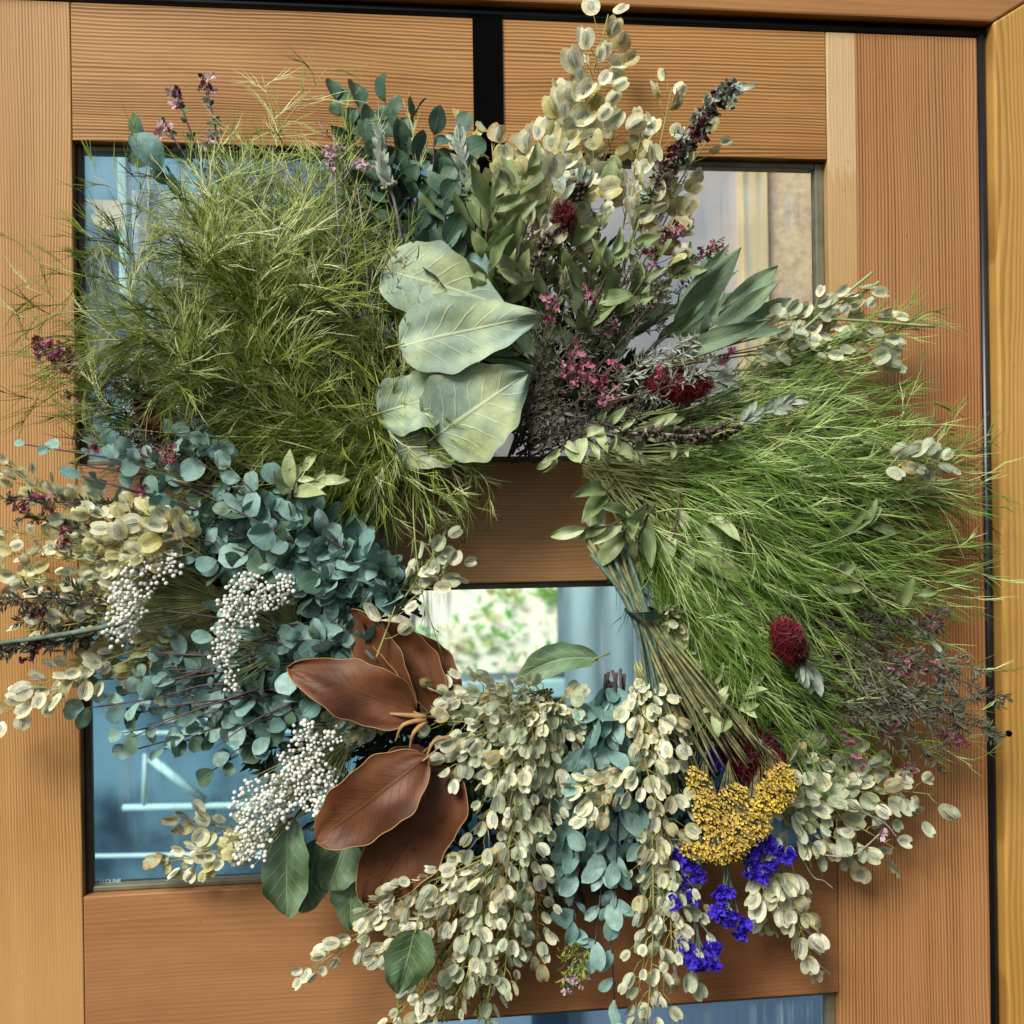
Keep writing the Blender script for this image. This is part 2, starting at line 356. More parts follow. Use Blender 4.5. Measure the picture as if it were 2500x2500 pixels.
# glass
gm, nt, p = newmat('glass'); L = nt.links
tcg = nd(nt, 'TexCoord').outputs['Object']
tr = nd(nt, 'BsdfTransparent'); tr.inputs[0].default_value = (.86, .93, .95, 1)
gl = nd(nt, 'BsdfGlossy'); gl.inputs['Roughness'].default_value = .02
fz = nd(nt, 'Fresnel'); fz.inputs[0].default_value = 1.5
mx = nd(nt, 'MixShader'); L.new(fz.outputs[0], mx.inputs[0]); L.new(tr.outputs[0], mx.inputs[1]); L.new(gl.outputs[0], mx.inputs[2])
df = nd(nt, 'BsdfDiffuse'); df.inputs[0].default_value = (.55, .72, .82, 1)
mp = nd(nt, 'Mapping'); mp.inputs['Scale'].default_value = (90, 1, 4); mp.inputs['Rotation'].default_value = (0, .12, 0); L.new(tcg, mp.inputs[0])
sm = mth(nt, 'MULTIPLY', ramp(nt, noi(nt, mp.outputs[0], 1, 5), .46, .74), .8)  # diffuse streaks: smudges on the glass and painted pale reflections
sm = mth(nt, 'ADD', mth(nt, 'MULTIPLY', sm, ramp(nt, noi(nt, tcg, 5, 2), .45, .65)), .015)
m2 = nd(nt, 'MixShader'); L.new(sm, m2.inputs[0]); L.new(mx.outputs[0], m2.inputs[1]); L.new(df.outputs[0], m2.inputs[2]); L.new(m2.outputs[0], nt.nodes['Material Output'].inputs[0])
def pane(z0, z1):
    q = MB(); q.box(XL + .0045, XR - .0045, .020, .024, z0 + .0045, z1 - .0045); o = q.obj('glass_pane', gm, door, False)
    bw = .006
    for (a, b, c, e) in ((XL + g_, XL + bw, z0 + g_, z1 - g_), (XR - bw * 1.6, XR - g_, z0 + g_, z1 - g_)):
        q = MB(); q.box(a, b, .010, .0195, c, e); q.obj('glazing_bead', M['bead'] if a > 0 else M['reveal'], door, False, .0015)
    for (c, e) in ((z0 + g_, z0 + bw), (z1 - bw * 1.1, z1 - g_)):
        q = MB(); q.box(XL + bw + g_, XR - bw * 1.6 - g_, .010, .0195, c, e); q.obj('glazing_bead', M['bead'], door, False, .0015)
    return o
pane(.049, .352); low = pane(-.353, -.069); pane(LOWZ, -.4912)
# small etched safety mark, low at the left
M['etch'] = plain('etched_mark', srgb(190, 225, 240), .8)
for i, (tx, px) in enumerate((('CO LOUNE', 225), ('TEN11A3HN1111', 218), ('0000880', 224))):
    cu = bpy.data.curves.new('etched_mark', 'FONT'); cu.body = tx; cu.size = .0052; cu.extrude = .00005
    o = bpy.data.objects.new('etched_mark', cu); COL.objects.link(o); o.parent = door; cu.materials.append(M['etch'])
    a = at(px, 2158 + i * 11, -.0195); o.location = a - door.location; o.location.y = .0192; o.rotation_euler = (math.pi / 2, 0, 0)

# frame round the door
frame = empty('door_frame', 'pine door frame with mitred yellow side jamb and brown head', 'door frame', (.55, 0, -.55))
FY0, FY1 = -.012, .06
q = MB(); q.prism([(-.8, .493), (.500, .493), (.585, .545), (.585, .62), (-.8, .62)], FY0, FY1); q.obj('head_jamb', M['jamb_top'], frame, False, .0025)
q = MB(); q.prism([(.5005, -.8), (.63, -.8), (.63, .62), (.5855, .62), (.5855, .5445), (.5005, .4926)], FY0, FY1); q.obj('side_jamb', M['jamb_side'], frame, False, .0025)
q = MB(); q.tube([Vector((-.8, .004, .4873)), Vector((.4999, .004, .4873))], .0052, 12); q.obj('rubber_seal', M['seal'], frame)
q = MB(); q.tube([Vector((.4948, .004, -.8)), Vector((.4948, .004, .4873))], .0050, 12); q.obj('rubber_seal', M['seal'], frame)
q = MB(); q.box(-.8, .4995, .012, .0595, .4822, .4925); q.box(.49, .4999, .012, .0595, -.8, .482); q.obj('rebate', M['black'], frame, False)
# flat metal hanger over the door
hang = empty('wreath_hanger', 'flat black metal strap hanger hooked over the door top', 'wreath hanger', (-.017, 0, .48))
q = MB(); q.box(-.032, -.003, -.0025, -.0005, .18, .4818); q.obj('strap', M['black'], hang, False, .0004)
q = MB(); q.box(-.032, -.003, -.028, -.0005, .176, .1795); q.box(-.032, -.003, -.0305, -.0282, .176, .2); q.obj('hook', M['black'], hang, False, .0004)
q = MB(); q.box(-.032, -.003, -.0025, .046, .4818, .4838); q.obj('top_bend', M['black'], hang, False, .0003)

# ------------------------------------------------------------------ plant materials
def lm(*a, **k): return leafmat(*a, **k)
M['euc'] = lm('eucalyptus_leaf', srgb(104, 146, 140), srgb(160, 194, 186), srgb(120, 154, 134), vein=srgb(168, 196, 184), rough=.6, tr=.12, nveins=0, vamt=.4, nscale=2.5)
M['eucdark'] = lm('dark_eucalyptus_leaf', srgb(66, 96, 84), srgb(98, 130, 108), srgb(80, 106, 68), vein=srgb(130, 156, 136), rough=.5, tr=.12, vamt=.4, nscale=2.5)
M['eucstem'] = plain('eucalyptus_stem', srgb(92, 74, 76), .7, c2=srgb(58, 44, 50))
M['podrim'] = lm('pod_rim', srgb(228, 230, 190), srgb(246, 246, 222), srgb(222, 216, 158), rough=.6, tr=.3, nscale=2)
M['podmid'] = lm('pod_centre', srgb(176, 190, 176), srgb(200, 210, 198), srgb(184, 190, 156), rough=.5, tr=.35, nscale=4)
M['podrimy'] = lm('yellow_pod_rim', srgb(214, 210, 140), srgb(234, 232, 184), srgb(202, 186, 100), rough=.6, tr=.35, nscale=2)
M['podmidy'] = lm('yellow_pod_centre', srgb(180, 178, 120), srgb(206, 206, 168), rough=.5, tr=.35, nscale=4)
M['podrimg'] = lm('green_pod_rim', srgb(188, 200, 166), srgb(212, 222, 192), srgb(176, 182, 136), rough=.6, tr=.3, nscale=2)
M['podb'] = lm('browned_pod_rim', srgb(176, 160, 108), srgb(196, 184, 138), srgb(150, 124, 76), rough=.7, tr=.25, nscale=3)
M['podmidg'] = lm('green_pod_centre', srgb(164, 176, 146), srgb(186, 196, 168), rough=.5, tr=.3, nscale=4)
M['podstem'] = plain('pod_stem', srgb(160, 160, 92), .7, c2=srgb(122, 116, 60))
M['needleA2'] = lm('pale_thread_foliage', srgb(198, 210, 132), srgb(228, 234, 174), rough=.6, tr=.15, nscale=14)
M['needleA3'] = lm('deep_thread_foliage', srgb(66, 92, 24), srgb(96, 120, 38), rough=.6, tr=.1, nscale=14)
M['needleB2'] = lm('light_green_thread_foliage', srgb(170, 200, 112), srgb(206, 224, 152), rough=.6, tr=.15, nscale=14)
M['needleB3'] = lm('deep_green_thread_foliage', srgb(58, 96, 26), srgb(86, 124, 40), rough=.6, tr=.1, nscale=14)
M['needleA'] = lm('olive_thread_foliage', srgb(130, 156, 56), srgb(168, 186, 92), srgb(148, 156, 62), rough=.6, tr=.15, nscale=14)
M['needleB'] = lm('green_thread_foliage', srgb(94, 134, 44), srgb(130, 162, 68), srgb(114, 144, 48), rough=.6, tr=.15, nscale=14)
M['needleD'] = lm('shade_thread_foliage', srgb(54, 72, 22), srgb(74, 92, 34), srgb(48, 58, 18), rough=.7, tr=.1, nscale=14)  # darkened copy for the deep fronds, shade put into the colour
TH3 = {'olive_thread_foliage': [M['needleA'], M['needleA2'], M['needleA3']], 'green_thread_foliage': [M['needleB'], M['needleB2'], M['needleB3']]}
M['needlestem'] = plain('thread_stem', srgb(176, 182, 124), .6, c2=srgb(126, 136, 76))
M['big'] = lm('salal_leaf', srgb(146, 172, 150), srgb(164, 188, 168), srgb(172, 186, 136), vein=srgb(206, 210, 168), rough=.6, tr=.12, nveins=7, vamt=.75, nscale=2.2, spot=srgb(128, 152, 120))
M['bigdark'] = lm('green_lemon_leaf', srgb(96, 124, 88), srgb(118, 146, 114), srgb(74, 96, 52), vein=srgb(160, 182, 140), rough=.45, tr=.1, nveins=7, vamt=.6, nscale=2.2)
M['magno'] = lm('brown_magnolia_leaf', srgb(98, 58, 34), srgb(114, 70, 40), srgb(76, 42, 22), vein=srgb(62, 34, 18), rough=.55, tr=.03, nveins=12, vamt=.2, nscale=2.5, spot=srgb(60, 32, 16))
M['magnoedge'] = plain('magnolia_edge', srgb(176, 136, 86), .6)
M['lance'] = lm('olive_lance_leaf', srgb(122, 144, 88), srgb(162, 180, 128), srgb(98, 116, 62), vein=srgb(186, 200, 150), rough=.5, tr=.22, vamt=.4, nscale=2)
M['lancepale'] = lm('pale_lance_leaf', srgb(178, 196, 140), srgb(202, 212, 168), srgb(150, 170, 104), vein=srgb(220, 224, 184), rough=.5, tr=.2, vamt=.3, nscale=2)
M['laurel'] = lm('laurel_leaf', srgb(104, 130, 104), srgb(140, 162, 132), srgb(116, 138, 88), vein=srgb(176, 190, 156), rough=.5, tr=.12, vamt=.5, nveins=9, nscale=2)
M['grey'] = lm('grey_leaf', srgb(160, 176, 158), srgb(190, 202, 186), srgb(140, 150, 124), rough=.7, tr=.15, nscale=3)
M['brownstem'] = plain('brown_twig', srgb(96, 80, 68), .8, c2=srgb(54, 42, 38), nscale=120)
M['drygreen'] = lm('tea_tree_leaf', srgb(62, 70, 50), srgb(116, 122, 100), srgb(54, 46, 40), rough=.7, tr=.12, nscale=8)
M['greystem'] = plain('grey_stem', srgb(166, 160, 146), .75, c2=srgb(120, 112, 100), nscale=100)
M['pink'] = lm('pink_petal', srgb(180, 84, 118), srgb(216, 156, 170), srgb(130, 44, 78), rough=.6, tr=.2, nscale=3)
M['maroon'] = lm('maroon_petal', srgb(84, 26, 38), srgb(124, 52, 66), srgb(46, 18, 24), rough=.7, tr=.1, nscale=3)
M['palepink'] = lm('pale_petal', srgb(226, 200, 196), srgb(206, 170, 184), rough=.6, tr=.2, nscale=3)
M['red'] = lm('red_bristle', srgb(92, 14, 26), srgb(128, 34, 48), srgb(62, 8, 16), rough=.55, tr=.1, nscale=40)
M['redcore'] = plain('dark_red_core', srgb(64, 10, 20), .8)
M['berry'] = lm('white_berry', srgb(236, 242, 226), srgb(250, 248, 244), srgb(222, 222, 206), rough=.6, tr=.05, nscale=2)
M['yellow'] = lm('yarrow_floret', srgb(236, 200, 52), srgb(248, 222, 96), srgb(212, 186, 100), rough=.95, spec=.05, tr=.05, nscale=60)
M['yarrowbase'] = plain('yarrow_underside', srgb(190, 160, 80), .9, c2=srgb(132, 108, 56))
M['yarrowstem'] = plain('yarrow_stem', srgb(150, 146, 96), .7, c2=srgb(96, 104, 72), nscale=120)
M['bluestem'] = plain('blue_green_stem', srgb(108, 130, 112), .7, c2=srgb(72, 92, 78), nscale=120)
M['purple'] = lm('violet_statice_petal', srgb(66, 36, 204), srgb(96, 78, 236), srgb(50, 20, 166), rough=.6, tr=.25, nscale=3)
M['vine'] = plain('wreath_vine', srgb(62, 48, 36), .85, c2=srgb(34, 26, 20), nscale=80)
M['dim'] = lm('inner_foliage', srgb(40, 52, 36), srgb(58, 72, 48), rough=.7, tr=.08, nscale=6)  # leaves coloured dark so the gaps between bunches look shaded
M['wire'] = plain('green_wire', srgb(30, 52, 40), .4)

# ------------------------------------------------------------------ leaf templates (x along the leaf 0..1, z up)
def leafmesh(name, mat, wfun, nu=8, nv=4, fold=.25, curl=.5, wave=0., tw=0., seed=0, edge=None, flip=0.):
    q = MB(); q.uvs = []
    for i in range(nu + 1):
        u = i / nu; a = curl * (u - .3) + flip * max(0, u - .6) ** 2 * 6
        for j in range(nv + 1):
            v = j / nv * 2 - 1; wd = wfun(u)
            y = v * wd; z = fold * abs(y) - curl * .5 * (u - .45) ** 2 * 1.2 - flip * max(0, u - .6) ** 2
            z += wave * abs(v) * math.sin(u * 9 + seed + (3 if v > 0 else 0)) * .5 + .03 * noise.noise(Vector((u * 3, v * 2, seed * 3.1))) + tw * v * (u - .4) * wd
            z += wave * .3 * noise.noise(Vector((u * 2, v, seed)))
            q.v.append(Vector((u, y, z))); q.uvs.append((u, v * .5 + .5))
    for i in range(nu):
        for j in range(nv):
            a = i * (nv + 1) + j; q.f.append((a, a + nv + 1, a + nv + 2, a + 1)); q.m.append(0)
    mats = [mat]
    if edge:
        mats.append(edge[0]); wd = edge[1]
        for jj, s in ((0, -1), (nv, 1)):
            pts = [q.v[i * (nv + 1) + jj] for i in range(nu + 1)]
            n0 = len(q.v); q.tube(pts, wd, 4, 1); q.uvs += [(0.5, .9)] * (len(q.v) - n0)
    me = q.mesh(name, mats)
    ul = me.uv_layers.new(name='UVMap'); idx = [0] * len(me.loops); me.loops.foreach_get('vertex_index', idx)
    fl = []
    for k in idx: fl += q.uvs[k]
    ul.data.foreach_set('uv', fl)
    return me
def W(a, b, wmax):            # width profile u^a (1-u)^b, scaled to a given half width
    um = a / (a + b); mx_ = um ** a * (1 - um) ** b
    return lambda u: wmax * (max(u, 0) ** a) * (max(1 - u, 0) ** b) / mx_ + .002
def podmesh(name, rim, mid, seed, cup=.12, fold=0., narrow=1.0):
    q = MB(); q.uvs = []; n = 16
    def pt(a, r):
        x = .5 - .5 * math.cos(a) * r; y = .43 * narrow * math.sin(a) * r
        if r > .9:
            nt_ = max(0, 1 - abs(((a - math.pi + math.pi) % (2 * math.pi)) - math.pi) / .45); x -= .16 * nt_
        h = cup * ((x - .5) ** 2 + y * y) * 2 + .05 * noise.noise(Vector((x * 3, y * 3, seed))) + fold * abs(y)
        return Vector((x, y, h))
    q.v.append(Vector((.5, 0, .05)))
    for k in range(n): q.v.append(Vector((.5 - .22 * math.cos(2 * math.pi * k / n), .10 * math.sin(2 * math.pi * k / n) * narrow, .045)))
    for k in range(n):
        p_ = pt(2 * math.pi * k / n, .64); q.v.append(Vector((.5 + (p_.x - .5) * .85, p_.y * .62, p_.z + .012)))
    for k in range(n): q.v.append(pt(2 * math.pi * k / n, 1))
    for k in range(n):
        l = (k + 1) % n
        q.f.append((0, 1 + k, 1 + l)); q.m.append(1)
        q.f.append((1 + k, 1 + n + k, 1 + n + l, 1 + l)); q.m.append(1)
        q.f.append((1 + n + k, 1 + 2 * n + k, 1 + 2 * n + l, 1 + n + l)); q.m.append(0)
    # thin septum line
    b = len(q.v); q.v += [Vector((.2, -.012, .05)), Vector((.8, -.012, .05)), Vector((.8, 0, .075)), Vector((.2, 0, .075)), Vector((.8, .012, .05)), Vector((.2, .012, .05))]
    q.f += [(b, b + 1, b + 2, b + 3), (b + 3, b + 2, b + 4, b + 5)]; q.m += [0, 0]
    return q.mesh(name, [rim, mid])
EUC = [leafmesh('euc_leaf', M['euc'], W(.75, .42 + .06 * i, .40 - .03 * i), 8, 6, ru(-.15, .35), ru(-.4, .9), .05, ru(-.6, .6), i) for i in range(6)]
EUCR = [leafmesh('euc_round_leaf', M['euc'], W(.5, .42, .46), 8, 6, ru(-.1, .3), ru(-.3, .7), .05, ru(-.5, .5), i + 20) for i in range(4)]
EUCD = [leafmesh('dark_euc_leaf', M['eucdark'], W(.7, .5 + .1 * i, .40 - .04 * i), 8, 6, ru(-.1, .4), ru(-.3, .9), .05, ru(-.6, .6), i + 40) for i in range(5)]
EUCL = [leafmesh('long_euc_leaf', M['euc'], W(.8, .7, .26), 9, 6, ru(0, .4), ru(.1, 1.0), .06, ru(-.6, .6), i + 50) for i in range(4)]
LAN = [leafmesh('lance_leaf', M['lance'], W(.8, .95, .13 + .014 * i), 10, 4, ru(.1, .6), ru(-.2, 1.2), .06, ru(-.8, .8), i + 60) for i in range(5)]
LANP = [leafmesh('pale_lance_leaf', M['lancepale'], W(.8, .9, .165), 10, 4, ru(.2, .7), ru(.3, 1.5), .05, ru(-1, 1), i + 70) for i in range(5)]
LAU = [leafmesh('laurel_leaf', M['laurel'], W(.8, 1.0, .085 + .012 * i), 14, 6, ru(.2, .6), ru(-.2, .7), .05, ru(-.5, .5), i + 80) for i in range(4)]
GRY = [leafmesh('grey_leaf', M['grey'], W(.8, .8, .15), 6, 2, ru(.2, .6), ru(-.2, .8), .03, 0, i + 90) for i in range(3)]
PODW = [podmesh('pod', M['podrim'], M['podmid'], i, ru(-.3, .4), (0, 0, .5, -.4, .2)[i]) for i in range(5)]
PODY = [podmesh('yellow_pod', M['podrimy'], M['podmidy'], i + 9, ru(-.3, .4), (0, 0, .5, -.4)[i]) for i in range(4)]
PODB = [podmesh('dull_pod', M['podb'], M['podmidg'], 33 + i, ru(-.4, .5), (.6, -.5)[i]) for i in range(2)]
PODG = [podmesh('green_pod', M['podrimg'], M['podmidg'], i + 19, ru(-.3, .4), (0, 0, .5, -.4)[i]) for i in range(4)]
# berry, petal cluster, violet floret
def ico(r=1.0, sub=2):
    import bmesh
    bm = bmesh.new(); bmesh.ops.create_icosphere(bm, subdivisions=sub, radius=r); v = [x.co.copy() for x in bm.verts]; f = [tuple(y.index for y in x.verts) for x in bm.faces]; bm.free(); return v, f
IV, IF = ico(1, 2)
def balls(name, mat, seed):
    q = MB(); q.v = [v * (1 + .12 * noise.noise(v * 2 + Vector((seed, 0, 0)))) for v in IV]; q.f = list(IF); q.m = [0] * len(IF); return q.mesh(name, mat)
BER = [balls('berry', M['berry'], i * 3.) for i in range(3)]
def flower(name, mat, n, seed, ruffle=.3, core=None):
    random.seed(seed); q = MB()
    for k in range(n):
        d = Vector((math.cos(k * 2.4), math.sin(k * 2.4), ru(.1, 1.1))).normalized(); s = d.cross(Vector((0, 0, 1)) + rv(.3)).normalized()
        o_ = rv(.15); l = ru(.5, 1); b = len(q.v); nn = d.cross(s)
        for (a, c, h) in ((0, 0, 0), (.5, -.33, ru(-1, 1) * ruffle), (.55, 0, ru(-1, 1) * ruffle), (.5, .33, ru(-1, 1) * ruffle), (1, -.22, ru(-1, 1) * ruffle), (.92, 0, ru(-1, 1) * ruffle), (1, .22, ru(-1, 1) * ruffle)):
            q.v.append(o_ + d * (a * l) + s * (c * l) + nn * (h * l * .6))
        for t_ in ((0, 1, 2), (0, 2, 3), (1, 4, 5, 2), (2, 5, 6, 3)): q.f.append(tuple(b + i for i in t_)); q.m.append(0)
    return q.mesh(name, mat)
FPK = [flower('pink_flower', M['pink'], 9, i + 1) for i in range(3)]
FMR = [flower('maroon_flower', M['maroon'], 8, i + 11) for i in range(2)]
FWH = [flower('pale_flower', M['palepink'], 7, i + 21) for i in range(2)]
FVI = [flower('violet_flower', M['purple'], 22, i + 31, .6) for i in range(4)]
random.seed(11)
NC = Vector((0, -1, 0))

# ------------------------------------------------------------------ sprig builders
def leaves(root, stem, path, n, L0, meshes, ang=(35, 75), t0=.15, t1=1.0, tilt=.85, pair=True, nm='leaf', taper=.4, ws=(.85, 1.15), tipleaf=True, layer=0.0, lscale=K):
    k = 0
    for i in range(n):
        t = t0 + (t1 - t0) * (i + .5 * rnd()) / n
        p, tg = along(path, t)
        for sd_ in ((-1, 1) if pair else ((1 if i % 2 else -1),)):
            if rnd() < .14: continue
            p, tg = along(path, min(1, max(0, t + ru(-.035, .035))))
            a = math.radians(ru(ang[0] * .6, ang[1] * 1.15)) * sd_
            d = rotp(tg, a, ru(-.8, .5)); l = L0 * lscale * ru(.6, 1.25) * (1 - taper * t)
            place(nm, random.choice(meshes), stem, p, d, (NC + rv(tilt)).normalized(), l, ru(*ws)); k += 1
    if tipleaf:
        p, tg = along(path, .999); place(nm, random.choice(meshes), stem, p, (tg + rv(.2)).normalized(), (NC + rv(tilt)).normalized(), L0 * lscale * ru(.5, .8))
def stemobj(root, path, r0_, r1_, mat, nm='stem', n=6, extra=None):
    q = MB(); N = len(path); q.tube(path, [r0_ + (r1_ - r0_) * i / (N - 1) for i in range(N)], n)
    if extra:
        for (a, r) in extra: q.tube(a, r, 4)
    return q.obj(nm, mat, root)
def bend(b, t, d0, dm, d1, c):          # base px, tip px, depths and sideways bend in px -> control list
    mx_, my_ = (b[0] + t[0]) / 2, (b[1] + t[1]) / 2; dx, dy = t[0] - b[0], t[1] - b[1]; l = math.hypot(dx, dy) or 1
    return [(b[0], b[1], d0), (b[0] + dx * .3 - dy / l * c * .7, b[1] + dy * .3 + dx / l * c * .7, d0 + (dm - d0) * .7), (b[0] + dx * .65 - dy / l * c * .9, b[1] + dy * .65 + dx / l * c * .9, dm), (t[0], t[1], d1)]
def euc(root, b, t, n=8, L=62, d=(.03, .06, .05), c=0, meshes=None, **k):
    path = pxpath(bend(b, t, d[0], d[1], d[2], c)); st = stemobj(root, path, .0016, .0006, k.pop('mat', M['eucstem']))
    leaves(root, st, path, n, L, meshes or EUC + EUCR, **k); return st
def pods(root, b, t, n=20, L=40, spread=34, d=(.03, .06, .05), c=0, meshes=None, t0=.25, tilt=1.0, mat=None, pts=None, rs=.0011):
    path = pxpath(pts or bend(b, t, d[0], d[1], d[2], c), 18); ex = []; todo = []
    for i in range(n):
        tt = t0 + (1 - t0) * (i + .6 * rnd()) / n; p, tg = along(path, tt); s = 1 if i % 2 else -1
        a = math.radians(ru(20, 85)) * s * (1 - .5 * max(0, tt - .8) / .2); dr = rotp(tg, a, ru(-.8, .5)); sp = spread * K * ru(.45, 1.25) * (1 - .35 * tt)
        dd = (dr * .7 + tg * .5 + Vector((0, 0, -.12))).normalized(); m_ = p + dr * sp * .5; e = m_ + dd * sp * .5
        ex.append(([p, m_, e], [.0004, .00035, .0003])); todo.append((e, (dd + rv(.25)).normalized()))
    st = stemobj(root, path, rs, .0005, mat or M['podstem'], extra=ex)
    for e, dd in todo: place('seed_pod', random.choice(PODB if rnd() < .1 else (meshes or PODW)), st, e, dd, (NC + rv(tilt)).normalized(), L * K * ru(.65, 1.15), ru(.74, 1.08))
    return st
def frond(root, b, t, d, c, nb, bl, nl, nlen, nmat, wid=.00042, ang=(14, 42), t0=.15, droop=0., nang=(8, 24)):
    path = pxpath(bend(b, t, d[0], d[1], d[2], c), 14); q = MB(); ex = []
    wildc = nmat.name.startswith(('olive', 'shade')); nmat = TH3.get(nmat.name, [nmat, nmat, nmat]); nl = max(3, int(nl * .75)); nlen *= 1.15; nb = int(nb * .85)
    for i in range(nb):
        tt = min(1, t0 + (1 - t0) * (i + rnd()) / nb); p, tg = along(path, tt); s = 1 if i % 2 else -1
        a = math.radians(ru(*ang)) * s; dr = rotp(tg, a, ru(-.35, .3)); l = bl * K * ru(.5, 1.2) * (1.15 - .55 * tt); cv = (ru(-1.0, .8) if wildc else ru(-.65, .5)) * s
        mi = random.choice((0, 0, 1, 2)); pts = [p]; cur = dr.copy(); m_ = 5
        for k in range(m_):
            cur = (rotp(cur, cv / m_) + Vector((0, 0, -droop / m_)) + rv(.09)).normalized(); pts.append(pts[-1] + cur * (l / m_))
        q.tube(pts, [wid * 1.15, wid * 1.1, wid, wid * .9, wid * .75, wid * .5], 3, mi)
        for j in range(nl):
            u = ru(.12, 1.0); pp, tt2 = along(pts, u); s2 = 1 if rnd() > .5 else -1
            nn = rotp(tt2, math.radians(ru(*nang)) * s2, ru(-.35, .3)); ll = nlen * K * ru(.5, 1.25)
            q.tube([pp, pp + nn * ll * .5, pp + (nn * .93 + tt2 * .15 + rv(.08)).normalized() * ll], [wid * .85, wid * .7, wid * .25], 3, mi)
    N = len(path); sm_ = MB(); sm_.tube(path, [.0009 - .0005 * i / (N - 1) for i in range(N)], 5)
    st = sm_.obj('frond', M['needlestem'], root); o = q.obj('thread_leaves', nmat, st, False, kind='stuff'); return st
def teatree(root, b, t, d=(.05, .08, .08), c=0, nt_=14, tl=70, nl=12, ll=15, flowers=(), mat=None, lmat=None, fl=None, fs=12, rs=.0013):
    path = pxpath(bend(b, t, d[0], d[1], d[2], c), 14); lv = MB(); ex = []; twigs = []
    for i in range(nt_):
        tt = .15 + .85 * (i + rnd()) / nt_; p, tg = along(path, min(tt, 1)); s = 1 if i % 2 else -1
        dr = rotp(tg, math.radians(ru(20, 60)) * s, ru(-.5, .4)); l = tl * K * ru(.4, 1.2) * (1.1 - .6 * tt)
        pts = [p, p + dr * l * .5, p + (dr + tg * .3 + rv(.1)).normalized() * l]; ex.append((pts, [.0006, .0005, .0003])); twigs.append(pts)
        for k in range(nl):
            pp, t2 = along(pts, ru(.2, 1)); dd = (rotp(t2, math.radians(ru(20, 70)) * random.choice((-1, 1)), ru(-.7, .5))).normalized()
            lv.blade(pp, dd, (NC.cross(dd) + rv(.5)).normalized(), ll * K * ru(.6, 1.3), ll * K * .13)
    for k in range(nl * 3):
        pp, t2 = along(path, ru(.3, 1)); dd = (rotp(t2, math.radians(ru(20, 70)) * random.choice((-1, 1)), ru(-.7, .5))).normalized()
        lv.blade(pp, dd, (NC.cross(dd) + rv(.5)).normalized(), ll * K * ru(.6, 1.3), ll * K * .13)
    st = stemobj(root, path, rs, .0005, mat or M['brownstem'], extra=ex); lv.obj('small_leaves', lmat or M['drygreen'], st, False, kind='stuff')
    for (fx, fy, fd, n_) in flowers:
        for k in range(int(n_ * 1.8)):
            pp = at(fx + ru(-9, 9) * n_ ** .5, fy + ru(-9, 9) * n_ ** .5, fd + ru(-.004, .004)); place('flower', random.choice(fl or FPK), st, pp, rv().normalized(), (NC + rv(.8)).normalized(), fs * K * ru(.7, 1.2))
    return st
def bottlebrush(name, label, c0, c1, R, d, n=900, stem=None, tips=6, length=1.0):
    a, b = at(*c0, d), at(*c1, d); root = empty(name, label, 'dried flower', a, 'red bottlebrush flowers')
    ax = b - a; q = MB()
    for i in range(n):
        t_ = rnd(); p = a + ax * t_; prof = math.sin(math.pi * min(max(.08 + .84 * t_, 0), 1)) ** .45
        dr = rv().normalized(); dr = (dr - ax.normalized() * dr.dot(ax.normalized()) * .6).normalized(); l = R * K * prof * ru(.7, 1.08)
        q.tube([p, p + dr * l * .6, p + (dr + rv(.5)).normalized() * l * .85, p + (dr + rv(.9)).normalized() * l], [.00036, .00034, .0003, .00042], 3)
    q.obj('bristles', M['red'], root, False, kind='stuff')
    q = MB(); q.tube(cr([a, a.lerp(b, .3), a.lerp(b, .7), b], 8), [R * K * .25] * 2 + [R * K * .38] * 5 + [R * K * .2] * 2, 8); q.obj('core', M['redcore'], root)
    if stem: stemobj(root, pxpath(stem), .0016, .0012, M['brownstem'])
    ts = stemobj(root, [b, b + ax.normalized() * .008, b + ax.normalized() * .016], .001, .0006, M['greystem'], 'tip_stem')
    for k in range(tips):
        dd = (ax.normalized() + rv(.7)).normalized(); place('leaf', random.choice(GRY), ts, b + ax.normalized() * ru(0, .014), dd, (NC + rv(.6)).normalized(), ru(30, 52) * K)
    return root
def dryspike(root, pts, R, n, mat, seedmat=None, tips=10, r=.0016, cups=True, t0=.1, t1=.85):
    """woody stem set with little cup-shaped seed capsules, leafy tip"""
    path = pxpath(pts, 18); q = MB()
    for i in range(n):
        p, tg = along(path, t0 + (t1 - t0) * rnd()); dr = rv().normalized(); dr = (dr - tg * dr.dot(tg) + tg * .25).normalized(); l = R * K * ru(.5, 1.05); rr = R * K * .24
        e = p + dr * l; q.tube([p + dr * l * .3, e - dr * l * .12, e], [rr * .6, rr, rr * .75], 6)
    st = stemobj(root, path, r, .0008, M['greystem']); q.obj('capsules', mat, st, True, kind='stuff')
    for k in range(tips):
        p, tg = along(path, ru(t1 - .05, 1)); place('leaf', random.choice(GRY), st, p, (tg + rv(.55)).normalized(), (NC + rv(.6)).normalized(), ru(28, 50) * K)
    return st
def B(name, label, cat, px, py, d=.04, group=None): return empty(name, label, cat, at(px, py, d), group)
def jit(p, s): return (p[0] + ru(-s, s), p[1] + ru(-s, s))

